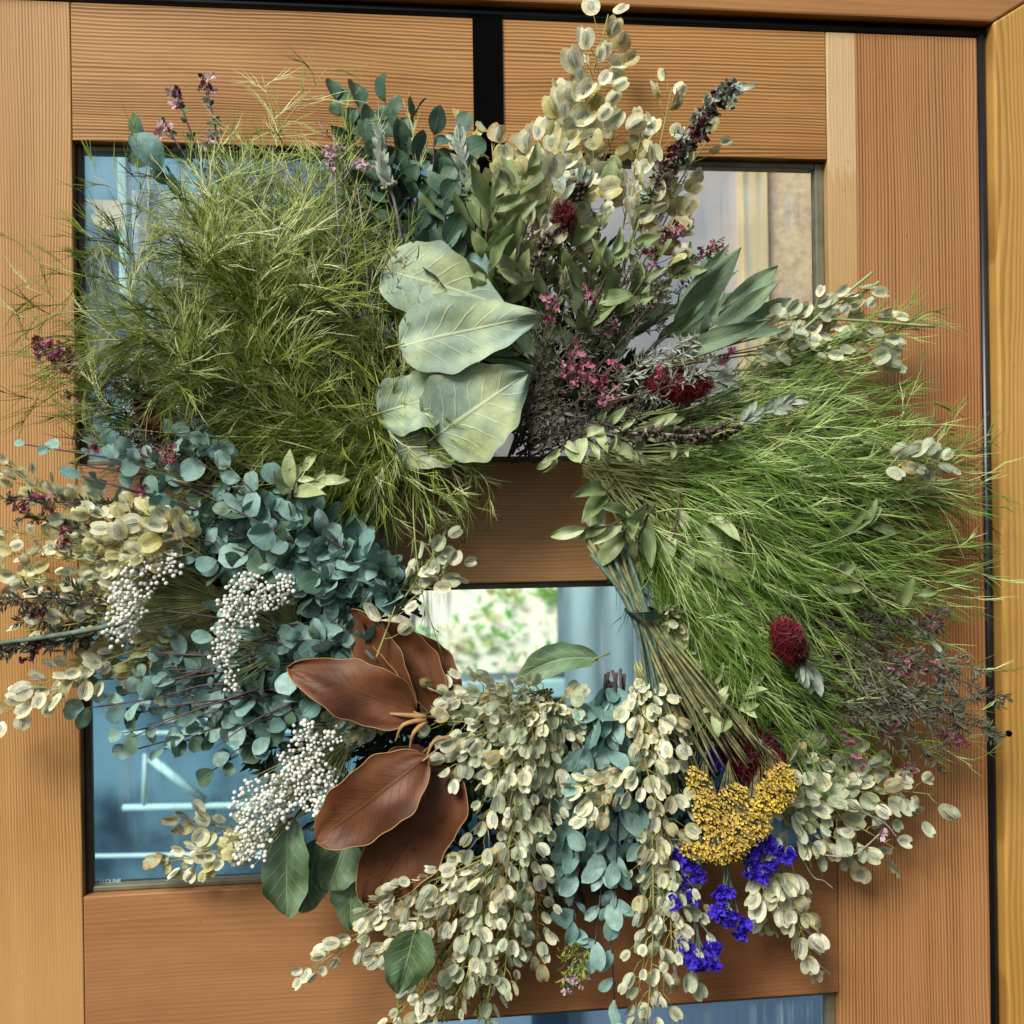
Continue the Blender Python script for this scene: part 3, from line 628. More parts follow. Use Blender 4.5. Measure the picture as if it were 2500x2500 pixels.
# ------------------------------------------------------------------ wreath base of vines, with dark inner leaves added as shade in the gaps
wr = B('vine_ring', 'dark vine ring of the wreath, mostly hidden under the foliage', 'vine ring', 1300, 1400, .03)
CX, CY = 1290, 1390
for k in range(16):
    R = ru(420, 540); ph = ru(0, 6.28); pts = []
    for i in range(25):
        a = i / 24 * 2 * math.pi; rr = R + 34 * math.sin(3 * a + ph) + 20 * math.sin(7 * a + ph * 2)
        pts.append(at(CX + rr * math.cos(a) * 1.0, CY + rr * math.sin(a) * .98, .022 + .014 * math.sin(5 * a + ph)))
    q = MB(); pth = cr(pts, 96); q.tube(pth, ru(.0018, .0032), 6); q.obj('vine', M['vine'], wr)
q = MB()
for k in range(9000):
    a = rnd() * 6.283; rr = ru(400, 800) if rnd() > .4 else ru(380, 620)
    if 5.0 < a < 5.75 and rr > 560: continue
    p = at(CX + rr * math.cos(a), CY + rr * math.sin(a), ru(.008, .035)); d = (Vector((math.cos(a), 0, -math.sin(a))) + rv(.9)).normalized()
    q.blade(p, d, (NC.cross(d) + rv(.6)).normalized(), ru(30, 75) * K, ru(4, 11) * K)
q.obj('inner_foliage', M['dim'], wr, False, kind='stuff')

# ------------------------------------------------------------------ feathery thread-leaf bunches
GF = 'bunches of feathery thread-leaved foliage'
ft = B('feathery_bunch', 'large olive green feathery bunch filling the upper left of the wreath', 'foliage bunch', 1080, 1130, .03, GF)
A = []
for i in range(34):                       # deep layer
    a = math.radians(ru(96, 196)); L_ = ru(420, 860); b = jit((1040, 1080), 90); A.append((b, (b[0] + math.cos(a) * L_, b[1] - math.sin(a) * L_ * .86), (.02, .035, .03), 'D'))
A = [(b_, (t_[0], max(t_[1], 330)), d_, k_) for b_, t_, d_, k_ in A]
for i in range(64):
    a = math.radians(ru(92, 188)); L_ = ru(480, 900); b = jit((1030, 1090), 100); A.append((b, (b[0] + math.cos(a) * L_ * .98, b[1] - math.sin(a) * L_ * .82), (.04, ru(.05, .085), ru(.03, .07)), 'A'))
for i in range(26):                       # shorter plumes on top
    b = (ru(520, 900), ru(760, 1120)); a = math.radians(ru(80, 175)); L_ = ru(230, 400); A.append((b, (b[0] + math.cos(a) * L_, b[1] - math.sin(a) * L_), (.06, .095, .085), 'A'))
for (tx, ty) in ((800, 165), (640, 185), (620, 330), (880, 300), (60, 700), (10, 775), (60, 830), (90, 640), (110, 900), (60, 980), (160, 1040), (200, 560), (230, 430), (330, 400), (560, 420), (700, 330)):
    A.append((jit((720, 900), 120), (tx, ty), (.05, .07, .06), 'A'))
for i in range(22):
    A.append(((ru(560, 900), ru(660, 900)), (ru(400, 900), ru(360, 600)), (.045, .07, .06), 'A'))
for i in range(18):
    b = (ru(330, 800), ru(660, 1000)); a = ru(.3, 3.3); L_ = ru(150, 300); A.append((b, (b[0] + math.cos(a) * L_, b[1] - math.sin(a) * L_), (.07, .1, .09), 'A'))
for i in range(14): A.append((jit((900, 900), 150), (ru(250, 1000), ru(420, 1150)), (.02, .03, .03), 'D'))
for b, t, d, k in A:
    if t[0] < 900 and t[1] > 1080: t = (t[0], 1080 - ru(0, 60))
    t = (max(t[0], 40), max(t[1], 150))
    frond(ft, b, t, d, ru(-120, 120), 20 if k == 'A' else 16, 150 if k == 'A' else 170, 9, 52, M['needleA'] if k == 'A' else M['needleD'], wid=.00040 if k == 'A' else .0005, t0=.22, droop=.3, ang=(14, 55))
f2 = B('feathery_bunch', 'olive feathery bunch hanging at the upper left edge of the centre hole', 'foliage bunch', 950, 1030, .04, GF)
for i in range(40):
    a = math.radians(ru(205, 345)); b = jit((960, 1030), 70); L_ = ru(150, 330) * (1.1 if a > math.radians(250) and a < math.radians(300) else .9)
    t = (b[0] + math.cos(a) * L_, b[1] - math.sin(a) * L_)
    frond(f2, b, t, (.05, ru(.06, .09), .06), ru(-50, 50), 12, 95, 8, 42, M['needleA'], wid=.0004, t0=.1, droop=.1)
for (t, c) in (((1140, 1330), -60), ((1200, 1290), -90), ((1090, 1420), 10), ((1080, 1600), 30), ((1170, 1200), -60)):
    frond(f2, (1010, 1130), t, (.06, .08, .07), c, 9, 50, 5, 30, M['needleA'], wid=.00038, t0=.35, ang=(12, 30))
fr_ = B('feathery_bunch', 'bright green feathery bunch sweeping right across the wreath', 'foliage bunch', 1420, 1120, .03, GF)
for i in range(120):
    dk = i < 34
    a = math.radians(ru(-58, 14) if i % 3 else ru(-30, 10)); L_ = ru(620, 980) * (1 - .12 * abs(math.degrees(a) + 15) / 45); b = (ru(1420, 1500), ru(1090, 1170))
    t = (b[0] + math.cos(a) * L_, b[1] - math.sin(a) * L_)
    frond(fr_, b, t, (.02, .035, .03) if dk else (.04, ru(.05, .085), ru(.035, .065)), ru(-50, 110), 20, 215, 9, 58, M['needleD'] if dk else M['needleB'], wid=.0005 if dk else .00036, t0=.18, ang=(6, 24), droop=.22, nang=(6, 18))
f4 = B('feathery_bunch', 'loose green feathery bunch drooping below the stem tie at lower right', 'foliage bunch', 1560, 1250, .05, GF)
for i in range(54):
    b = (ru(1520, 1760), ru(1180, 1450)); a = math.radians(ru(-95, -35)); L_ = ru(260, 600); t = (b[0] + math.cos(a) * L_, b[1] - math.sin(a) * L_)
    if t[0] < 1640 and t[1] > 1550: t = (t[0] + 160, t[1] - 120)
    frond(f4, b, t, (.05, ru(.06, .085), ru(.05, .07)), ru(-60, 60), 13, 120, 8, 46, M['needleB'], wid=.00038, t0=.15, ang=(10, 32), droop=.1)
for (t) in ((2440, 1050), (2400, 1180), (2450, 1240), (2380, 1330), (2330, 1010), (2460, 1640), (2430, 1740), (2400, 1860), (2250, 900), (2200, 1850), (2350, 1800)):
    frond(f4, (1950, 1250) if t[1] < 1400 else (2000, 1560), t, (.05, .065, .045), ru(-40, 60), 10, 110, 6, 44, M['needleB'], wid=.0004, t0=.3, ang=(8, 30))
for i in range(22):
    b = (ru(1560, 1900), ru(1050, 1500)); a = math.radians(ru(-65, 0)); L_ = ru(180, 400); frond(f4, b, (b[0] + math.cos(a) * L_, b[1] - math.sin(a) * L_), (.07, .095, .085), ru(-90, 90), 12, 110, 7, 44, M['needleB'], wid=.0004, t0=.1, ang=(12, 45), droop=.25)
for i in range(26):
    b = (ru(1560, 1720), ru(1200, 1380)); a = math.radians(ru(-62, -28)); L_ = ru(520, 760)
    frond(f4, b, (b[0] + math.cos(a) * L_, b[1] - math.sin(a) * L_), (.045, ru(.06, .085), ru(.05, .075)), ru(-40, 80), 17, 150, 8, 52, M['needleB'], wid=.00036, t0=.15, ang=(8, 28), droop=.2, nang=(6, 20))
for i in range(26):
    b = (ru(1480, 1640), ru(1000, 1090)); a = math.radians(ru(8, 27)); L_ = ru(420, 700)
    frond(fr_, b, (b[0] + math.cos(a) * L_, b[1] - math.sin(a) * L_), (.04, ru(.05, .07), ru(.04, .055)), ru(-30, 60), 16, 150, 8, 52, M['needleB'], wid=.00036, t0=.3, ang=(6, 22), droop=.15, nang=(6, 18))
# ------------------------------------------------------------------ eucalyptus
GE = 'eucalyptus bunches'
e1 = B('eucalyptus_bunch', 'broad silver-dollar eucalyptus bunch left of the magnolia leaves', 'eucalyptus', 960, 1480, .03, GE)
for (tx, ty, dd, c) in ((200, 1165, .07, 30), (330, 1120, .075, 20), (480, 1120, .08, -10), (250, 1230, .06, 0), (420, 1240, .075, 10), (560, 1140, .085, -20), (680, 1180, .08, -20), (520, 1290, .08, 0), (330, 1330, .05, 0), (650, 1290, .09, 0), (760, 1240, .085, -10), (820, 1330, .085, -20), (870, 1280, .07, -20), (450, 1440, .05, 0), (600, 1420, .07, 0), (720, 1400, .09, 0), (850, 1420, .08, 0), (930, 1370, .06, 0), (400, 1160, .08, 10), (260, 1180, .07, 20), (620, 1200, .085, 0), (480, 1360, .07, 0), (380, 1290, .065, 0), (560, 1250, .08, 0), (700, 1250, .085, 0), (640, 1370, .08, 0), (780, 1330, .08, 0), (540, 1480, .06, 0), (400, 1400, .05, 0)):
    euc(e1, jit((1000, 1480), 30), (tx, ty), 11, 74, (.035, dd + ru(-.012, .022), dd + ru(-.012, .014)), c, t0=.2, meshes=EUC + EUCR + EUCD[:3], tilt=1.0)
e2 = B('eucalyptus_bunch', 'dusky eucalyptus bunch with dark twigs pointing to the lower left glass', 'eucalyptus', 960, 1620, .03, GE)
for (tx, ty, dd, c) in ((205, 1730, .06, 0), (300, 1790, .055, 0), (240, 1660, .06, 10), (330, 1830, .05, -10), (480, 1750, .07, 0), (430, 1660, .075, 10), (560, 1840, .06, 0), (640, 1760, .075, 0), (600, 1640, .08, 0), (760, 1700, .08, 0), (700, 1560, .09, 10), (520, 1560, .08, 10), (800, 1800, .06, 0), (880, 1600, .07, 0), (360, 1600, .06, 0), (780, 1500, .09, 0), (260, 1700, .05, 0), (400, 1730, .06, 0), (400, 1830, .05, 0), (520, 1880, .05, 0), (450, 1800, .06, 0), (580, 1760, .06, 0), (680, 1850, .05, 0), (300, 1620, .05, 0), (480, 1620, .06, 0), (340, 1740, .045, 0), (560, 1690, .05, 0), (860, 1700, .05, 0)):
    euc(e2, jit((980, 1620), 30), (tx, ty), 11, 72, (.035, dd, dd - .01), c, meshes=EUC + EUCR + EUCD, t0=.2)
for i in range(16):
    b = (ru(650, 950), ru(1500, 1700)); stemobj(e2, pxpath(bend(b, (b[0] - ru(250, 480), b[1] + ru(-60, 160)), .06, .08, .07, ru(-30, 30))), .0012, .0005, M['eucstem'], 'twig')
st = stemobj(e1, pxpath([(960, 1480, .05), (760, 1330, .09), (480, 1190, .085), (170, 1130, .06)]), .0016, .0008, M['eucstem'], 'branch')
e3 = B('eucalyptus_bunch', 'hanging blue-green eucalyptus bunch at the bottom centre of the wreath', 'eucalyptus', 1500, 1650, .03, GE)
for (tx, ty, dd, c) in ((1350, 2150, .06, 20), (1400, 2250, .07, 10), (1450, 2330, .07, 0), (1500, 2230, .075, 0), (1560, 2180, .07, -20), (1380, 2050, .08, 20), (1460, 2080, .085, 10), (1530, 2050, .08, 0), (1300, 2020, .06, 30), (1480, 1960, .09, 0), (1420, 1900, .09, 10), (1500, 2440, .06, 10), (1600, 2250, .05, -20), (1390, 2380, .055, 20), (1490, 1860, .08, 0)):
    euc(e3, (1500 + ru(-25, 25), 1640 + ru(-10, 40)), (tx, ty), 9, 92, (.035, dd, dd - .01), c, meshes=EUC + EUCL + EUCL, t0=.15, ang=(15, 50))
e4 = B('eucalyptus_bunch', 'dark green eucalyptus bunch at the top of the wreath left of the hanger', 'eucalyptus', 1080, 900, .03, GE)
for (tx, ty, dd, c) in ((820, 240, .055, 0), (880, 260, .06, 0), (940, 250, .06, 0), (1000, 280, .065, 10), (1060, 330, .065, 10), (1130, 330, .06, 10), (900, 350, .07, 0), (990, 400, .07, 0), (1080, 430, .08, 0), (840, 420, .06, 0), (1130, 480, .06, 0), (950, 480, .06, 0), (1040, 560, .06, 0), (880, 520, .055, 0)):
    euc(e4, jit((1060, 850), 40), (tx, ty), 10, 94, (.03, dd, dd - .005), c, meshes=EUCD, t0=.25, ang=(15, 50))
e5 = B('eucalyptus_sprig', 'grey-green eucalyptus sprig with pale cupped leaf at the top left corner of the glass', 'eucalyptus', 640, 650, .03, GE)
euc(e5, (640, 700), (345, 340), 4, 84, (.04, .05, .045), -20, meshes=EUCD, t0=.4, ang=(20, 60))
place('leaf', leafmesh('cupped_leaf', M['euc'], W(.7, .55, .34), 12, 8, .45, .9, .05, .3, 3), e5, at(395, 415, .06), at(325, 320, .065) - at(395, 415, .06), (NC + Vector((.2, 0, .2))).normalized(), 100 * K, .95)
for (tx, ty) in ((500, 195), (430, 225), (400, 300), (515, 330)):
    st = euc(e5, (560, 600), (tx, ty), 7, 24, (.04, .05, .045), ru(-20, 20), meshes=EUCD, t0=.6)
    for k in range(6): place('dried_bud', random.choice(FWH + FMR), st, at(tx + ru(-16, 16), ty + ru(-4, 34), .045), rv().normalized(), NC, 16 * K)
e6 = B('eucalyptus_sprig', 'pale eucalyptus sprig curling beside the left pink flowers', 'eucalyptus', 620, 1160, .05, GE)
for (b, t) in (((700, 1200), (390, 1050)), ((700, 1230), (60, 1085)), ((640, 1150), (430, 1080)), ((480, 1180), (230, 1080))): euc(e6, b, t, 7, 48, (.07, .085, .07), 15, t0=.45)

# ------------------------------------------------------------------ penny-cress seed pods
GP = 'sprigs of round papery seed pods'
def podbunch(label, b, tips, n=24, L=40, spread=40, d=(.04, .07, .06), meshes=None, t0=.3, cs=30, **k):
    r = B('seed_pod_bunch', label, 'seed pods', b[0], b[1], d[0], GP)
    for t in tips:
        dd = (d[0], d[1] + ru(-.012, .012), d[2] + ru(-.01, .01)) if len(t) < 3 else (d[0], t[2], t[2])
        pods(r, jit(b, 12), t[:2], n, L, spread, dd, ru(-cs, cs), meshes, t0, **k)
    return r
podbunch('tallest cream seed pod sprigs rising to the top edge right of the hanger', (1290, 760), [(1485, 35), (1500, 120), (1455, 150), (1390, 240), (1500, 330), (1330, 330), (1250, 400)], 19, 60, 72, (.03, .06, .055), PODW + PODW + PODY, .3, 20, tilt=.55)
podbunch('yellow seed pods deep behind the green leaves at the top of the wreath', (1200, 900), [(1140, 310), (1200, 330), (1250, 520), (1330, 500), (1180, 560), (1400, 520), (1300, 620), (1420, 640), (1240, 700)], 16, 52, 50, (.02, .032, .03), PODY, .35)
podbunch('cream seed pods beside the dried maroon spike at upper right', (1480, 800), [(1640, 215), (1735, 330), (1570, 300), (1680, 420), (1600, 430), (1650, 520)], 12, 52, 54, (.03, .05, .045), PODW + PODY, .5, 20)
podbunch('cream seed pods at the right of the laurel leaves', (1600, 900), [(2120, 705), (2170, 760), (2030, 740), (2160, 830), (2080, 800), (2000, 860), (2180, 880)], 15, 44, 40, (.03, .055, .05), PODW + PODG, .55, 15)
podbunch('small dull pod sprig lying on the right green foliage', (2040, 1120), [(2310, 1130)], 13, 50, 30, (.08, .085, .075), PODG, .4, 0)
podbunch('cream seed pods fanning off the left edge of the photo', (520, 1430), [(10, 1130), (60, 1180), (-20, 1290), (30, 1350), (60, 1420), (120, 1260), (180, 1330), (-30, 1400), (140, 1480), (230, 1420), (200, 1200), (60, 1540), (250, 1250)], 26, 37, 42, (.03, .055, .05), PODW + PODW + PODG + PODY, .3)
podbunch('yellowish seed pods under the white berries at the left', (620, 1520), [(250, 1400), (280, 1560), (200, 1620), (330, 1640), (420, 1660), (300, 1480), (380, 1590), (440, 1450)], 20, 46, 42, (.02, .035, .035), PODY + PODG, .2)
podbunch('cream pods in the centre left over the eucalyptus edge', (560, 1400), [(230, 1250), (310, 1240), (390, 1290), (260, 1330), (360, 1340)], 16, 48, 40, (.05, .085, .08), PODW + PODY, .45)
podbunch('single drooping cream pod sprig below the left bunch', (420, 1570), [(-10, 1750), (60, 1690)], 15, 46, 34, (.04, .06, .055), PODW, .35, 12)
podbunch('cream pod sprig pointing left over the lower left glass', (720, 2040), [(395, 2105), (430, 2000), (450, 2110)], 18, 42, 34, (.02, .035, .03), PODW + PODW + PODY, .3, 12)
podbunch('thick cream seed pod bunch spilling down the bottom centre', (1340, 1690), [(1070, 1700, .08), (1140, 1690, .085), (1060, 1760, .085), (1110, 1880, .09), (1150, 1800, .1), (1200, 1900, .1), (1180, 2060, .095), (1230, 2120, .095), (1260, 1980, .095), (1290, 2100, .09), (1180, 2250, .085), (1250, 2280, .085), (1300, 1800, .09), (1380, 1720, .07), (1340, 2000, .08), (1400, 1800, .07), (1240, 1720, .07)], 24, 39, 60, (.05, .08, .08), PODW + PODG, .12)
podbunch('cream pod sprigs crossing below the brown leaves to the left', (1330, 2020), [(740, 2380, .07), (900, 2230, .08), (930, 2330, .08), (960, 2180, .085), (1010, 2280, .085)], 26, 38, 40, (.08, .085, .08), PODW, .45, 15)
podbunch('lowest cream pods hanging past the bottom edge of the photo', (1260, 2000), [(1060, 2490, .07), (1120, 2440, .08), (1180, 2520, .07), (1230, 2400, .075), (960, 2500, .05), (1020, 2440, .06), (1160, 2330, .08), (1310, 2330, .06)], 22, 38, 50, (.07, .08, .07), PODW + PODG, .3)
podbunch('long white pod chains hanging left of the yarrow stems', (1555, 1620), [(1600, 2060, .09), (1640, 1850, .1), (1610, 1980, .1), (1590, 1800, .095), (1660, 1960, .085)], 22, 38, 48, (.06, .09, .085), PODW, .08, 25)
podbunch('long pod chains reaching the bottom edge below the violet flowers', (1600, 1950), [(1580, 2500, .08), (1540, 2520, .07), (1620, 2440, .075), (1640, 2330, .08), (1660, 2200, .08), (1690, 2390, .06), (1700, 2280, .06)], 22, 40, 54, (.08, .08, .07), PODW + PODG, .15, 18)
podbunch('little white pod sprig in front of the hanging eucalyptus', (1560, 1850), [(1420, 1920, .1), (1440, 1990, .1), (1440, 1960, .1)], 11, 40, 26, (.09, .1, .1), PODW, .25, 8)
podbunch('pale seed pods fanning to the lower right stile', (1850, 1900), [(2230, 1880), (2280, 1940), (2240, 1990), (2160, 1930), (2080, 1870), (2120, 2100), (2200, 2080), (2060, 2010), (2000, 1950), (1980, 2060), (2100, 1830), (2000, 1850), (1930, 1960)], 11, 52, 54, (.03, .05, .045), PODW + PODG, .3, 20)
podbunch('drooping cream pod sprig at the lower right over the brown rail', (1880, 2020), [(1990, 2360), (1950, 2270), (1870, 2240)], 19, 52, 42, (.05, .055, .045), PODW, .3, 15)
podbunch('pale pods tucked beside the green yarrow stems', (1600, 1500), [(1680, 1600, .07), (1740, 1680, .06), (1720, 1560, .06), (1640, 1520, .08), (1660, 1700, .05)], 14, 40, 34, (.05, .06, .06), PODW + PODG, .1)
podbunch('few cream pods on a bent stem at the left rim of the hole', (960, 1500), [(1090, 1310, .08), (1120, 1370, .08), (1010, 1400, .08)], 7, 42, 26, (.08, .09, .08), PODW + PODG, .55, 10)
podbunch('two white pods on a thin stalk in front of the brown leaves', (925, 1610), [(965, 1480, .1)], 3, 50, 36, (.1, .1, .1), PODW, .35, 5)
podbunch('pale pods among the dark leaves between magnolia leaves', (1000, 1740), [(820, 1740, .06), (880, 1790, .06), (930, 1720, .07)], 8, 44, 30, (.06, .065, .06), PODW + PODG, .3, 10)

# ------------------------------------------------------------------ lance leaves
GL = 'sprigs of narrow green leaves'
def lances(label, rows, meshes, n=6, L=110, tilt=.7, d=(.04, .07, .06), mat='brownstem', nm='leafy_sprig', ang=(15, 50), pair=True):
    r = B(nm, label, 'leafy sprig', rows[0][0][0], rows[0][0][1], d[0], GL)
    for b, t, *x in rows:
        dd = x[0] if x else d[1]
        path = pxpath(bend(b, t, d[0], dd, dd - .005, ru(-20, 20))); st = stemobj(r, path, .0013, .0007, M[mat]); leaves(r, st, path, n, L, meshes, ang=ang, t0=.25, tilt=tilt, pair=pair)
    return r
lances('olive green leaf sprigs standing in front of the black hanger', [((1160, 760), (1130, 420), .075), ((1190, 700), (1210, 480), .085), ((1160, 720), (1290, 430), .08), ((1200, 800), (1290, 540), .075), ((1120, 800), (1060, 560), .06), ((1230, 800), (1200, 600), .08)], LAN, 3, 150)
lances('yellow-green leaf sprigs among the twigs at upper right', [((1420, 850), (1480, 480), .07), ((1440, 850), (1560, 520), .07), ((1450, 830), (1600, 640), .075), ((1400, 800), (1400, 560), .07), ((1500, 800), (1650, 650), .06), ((1300, 900), (1330, 640), .06), ((1380, 860), (1500, 620), .08)], LAN, 3, 135)
lances('broad green leaves below the twigs at the top right of the hole', [((1400, 1000), (1250, 850), .05), ((1420, 1000), (1290, 900), .05), ((1480, 950), (1560, 760), .055), ((1450, 930), (1420, 760), .05)], LAU, 4, 210, d=(.03, .05, .05))
lances('long blue-green laurel leaves reaching right over the glass', [((1560, 880), (1780, 735), .075), ((1590, 900), (1800, 790), .08), ((1570, 870), (1700, 720), .065), ((1600, 890), (1760, 760), .085)], LAU, 3, 270, ang=(6, 26), tilt=.45, pair=False)
lances('pale curled leaves at the top right rim of the hole', [((1380, 1060), (1350, 1120), .09), ((1400, 1040), (1500, 1110), .095), ((1430, 1030), (1530, 1060), .1), ((1450, 1060), (1560, 1110), .09), ((1600, 1060), (1760, 1080), .09), ((1480, 1040), (1620, 1040), .09)], LANP, 3, 88, d=(.07, .09, .09), ang=(20, 80))
lances('light green leaves over the start of the yarrow stems', [((1580, 1230), (1430, 1290), .095), ((1580, 1240), (1520, 1330), .09), ((1600, 1230), (1560, 1370), .085), ((1500, 1180), (1460, 1230), .08), ((1660, 1200), (1640, 1330), .08), ((1700, 1230), (1780, 1320), .08), ((1680, 1300), (1720, 1420), .075), ((1750, 1240), (1680, 1380), .07)], LAN + LANP, 2, 150, d=(.07, .09, .09), ang=(8, 40), tilt=.4)
lances('pale curled leaves above the dark red flower at lower right', [((1800, 1760), (1700, 1650), .08), ((1790, 1760), (1740, 1680), .085), ((1800, 1760), (1830, 1680), .085), ((1790, 1740), (1720, 1740), .09), ((1780, 1720), (1860, 1720), .08)], LANP, 2, 84, d=(.06, .08, .08), ang=(20, 80))
lances('two bright green leaves above the left eucalyptus', [((710, 1230), (740, 1150), .1), ((700, 1220), (790, 1170), .095)], LANP, 2, 96, d=(.08, .1, .1), ang=(10, 60))
lances('dull green leaves half buried in the right feathery foliage', [((1950, 1300), (2100, 1230), .075), ((2000, 1330), (2130, 1290), .075), ((1980, 1420), (2080, 1400), .07), ((2050, 1330), (2120, 1260), .08), ((2180, 1520), (2240, 1450), .08)], LAN, 1, 110, d=(.06, .075, .07), ang=(5, 30), tilt=.4)
lances('striped pale bud leaves right of the big salal leaves', [((1310, 680), (1230, 640), .08), ((1330, 720), (1260, 650), .085), ((1290, 700), (1230, 660), .08)], LANP, 3, 90, d=(.06, .08, .08), ang=(10, 50))

# ------------------------------------------------------------------ big leaves
def hero(name, label, cat, b, t, d0, d1, wid, mat, prof=(.55, .8), fold=.12, curl=.2, wave=.06, seed=0, edge=None, nrm=None, group=None, root=None, curv=0):
    a, c = at(*b, d0), at(*t, d1); ax = c - a; L_ = ax.length; hw = wid * K * (1 - d0) / 2 / L_
    base = W(prof[0], prof[1], hw)
    wf = lambda u: base(u) * (1 + .04 * math.sin(u * 17 + seed) + .03 * math.sin(u * 31 + seed * 2))
    me = leafmesh(name, mat, wf, 34, 18, fold * 1.3, curl * 1.4, wave * 1.7, ru(-.15, .15), seed, edge)
    if curv:
        for v in me.vertices: v.co.y += curv * math.sin(math.pi * v.co.x)
    if root is None:
        root = empty(name, label, cat, a, group)
    stem_pts = cr([a - ax.normalized() * .012 + Vector((0, .003, 0)), a, a + ax * .04], 4)
    blade = place('blade', me, root, a, ax, (nrm or NC), L_); sm_ = MB(); sm_.tube(stem_pts, .0008, 5); sm_.obj('petiole', M['podstem'] if mat != M['magno'] else M['magnoedge'], root)
    return root
GS = 'big pale salal leaves'
hero('salal_leaf', 'topmost broad pale green leaf with yellow veins', 'leaf', (932, 655), (1235, 742), .085, .095, 190, M['big'], (.38, .8), .1, .25, .05, 1, nrm=Vector((-.1, -1, .15)), group=GS)
hero('salal_leaf', 'pale green pointed leaf just below the topmost one', 'leaf', (973, 842), (1322, 768), .1, .105, 182, M['big'], (.38, .85), .08, .2, .05, 2, nrm=Vector((0, -1, .1)), group=GS)
hero('salal_leaf', 'third broad pale leaf tipped towards the twigs at right', 'leaf', (1060, 1068), (1290, 908), .09, .1, 232, M['big'], (.34, .78), .12, .1, .06, 3, nrm=Vector((.1, -1, .1)), group=GS)
hero('salal_leaf', 'lowest pale leaf half veiled by green threads', 'leaf', (922, 1010), (1112, 952), .085, .09, 150, M['big'], (.4, .5), .1, .2, .1, 4, nrm=Vector((-.1, -1, .2)), group=GS)
hero('salal_leaf', 'dim lower part of the leaf pair lying on the feathery foliage', 'leaf', (1180, 1020), (960, 1110), .078, .08, 150, M['big'], (.4, .5), .1, .2, .08, 5, nrm=Vector((-.1, -1, -.1)), group=GS)
hero('salal_leaf', 'small blue-green leaf peeking out right of the topmost pale leaf', 'leaf', (1130, 640), (1210, 680), .07, .08, 74, M['euc'], (.5, .8), .3, .4, .08, 6, group=GS)
GM = 'brown magnolia leaves'; ME = (M['magnoedge'], .004)
hero('magnolia_leaf', 'brown magnolia leaf stretching left with a pale curled edge', 'leaf', (1022, 1742), (702, 1628), .1, .105, 142, M['magno'], (.5, .7), .1, .35, .05, 11, ME, Vector((0, -1, .25)), GM)
hero('magnolia_leaf', 'upright brown magnolia leaf standing behind the others at left', 'leaf', (1010, 1735), (858, 1486), .085, .09, 104, M['magno'], (.7, .6), .25, .1, .04, 12, ME, Vector((-.4, -1, .1)), GM)
hero('magnolia_leaf', 'brown magnolia leaf pointing up beside the hole', 'leaf', (1075, 1740), (905, 1520), .08, .085, 108, M['magno'], (.6, .6), .3, .1, .04, 13, ME, Vector((.3, -1, .1)), GM, curv=-.08)
hero('magnolia_leaf', 'dark brown magnolia leaf along the lower left rim of the hole', 'leaf', (1120, 1720), (930, 1555), .07, .07, 100, M['magno'], (.6, .7), .2, .1, .04, 14, ME, Vector((.2, -1, .3)), GM, curv=-.12)
hero('magnolia_leaf', 'large brown magnolia leaf in the middle with dark midrib', 'leaf', (1042, 1850), (770, 2058), .105, .11, 168, M['magno'], (.55, .6), .12, .25, .05, 15, ME, Vector((0, -1, .1)), GM)
hero('magnolia_leaf', 'brown magnolia leaf showing behind the middle one', 'leaf', (1040, 1830), (850, 1990), .085, .085, 150, M['magno'], (.55, .6), .2, .2, .04, 16, ME, Vector((-.3, -1, .4)), GM, curv=.1)
hero('magnolia_leaf', 'lowest brown magnolia leaf hanging under the pods', 'leaf', (1110, 1880), (890, 2215), .085, .085, 190, M['magno'], (.5, .6), .12, .2, .04, 17, ME, Vector((.1, -1, 0)), GM)
hero('magnolia_leaf', 'small brown leaf tip below the middle magnolia leaf', 'leaf', (960, 1990), (893, 2092), .07, .07, 60, M['magno'], (.5, .7), .3, .2, .04, 18, None, None, GM)
q = MB(); mr = B('dry_bract', 'tan curled dry leaf stalks at the base of the magnolia leaves', 'dry stalk', 1010, 1750, .1)
for pts in ([(1040, 1750, .1), (980, 1745, .105), (950, 1742, .1)], [(1040, 1756, .1), (985, 1770, .11), (965, 1810, .1)], [(1040, 1760, .1), (1010, 1790, .11), (1000, 1830, .1)], [(1100, 1800, .09), (1060, 1810, .1), (1040, 1850, .1)]):
    stemobj(mr, pxpath(pts, 8), .0028, .0008, M['magnoedge'], 'stalk')
GD = 'dark green lemon leaves'
hero('lemon_leaf', 'long green leaf hanging below the white berries', 'leaf', (700, 1995), (700, 2245), .075, .07, 112, M['bigdark'], (.5, .6), .25, .2, .05, 21, None, Vector((-.1, -1, 0)), GD)
hero('lemon_leaf', 'green leaf behind and right of the long hanging one', 'leaf', (780, 2050), (735, 2235), .06, .05, 100, M['bigdark'], (.5, .7), .3, .3, .05, 22, None, Vector((.3, -1, 0)), GD)
hero('lemon_leaf', 'curled dark green leaf left of the lowest brown leaf', 'leaf', (850, 2040), (800, 2180), .06, .06, 100, M['bigdark'], (.5, .6), .35, .4, .08, 23, None, Vector((.2, -1, .2)), GD)
hero('lemon_leaf', 'green leaf with its tip pointing down beside the lowest brown leaf', 'leaf', (860, 2110), (855, 2275), .05, .045, 94, M['bigdark'], (.5, .8), .35, .3, .06, 24, None, Vector((-.2, -1, .1)), GD)
hero('lemon_leaf', 'dark leaf wedged behind the green leaves at lower left', 'leaf', (900, 2080), (790, 2120), .04, .04, 110, M['bigdark'], (.5, .6), .2, .3, .06, 25, None, None, GD)
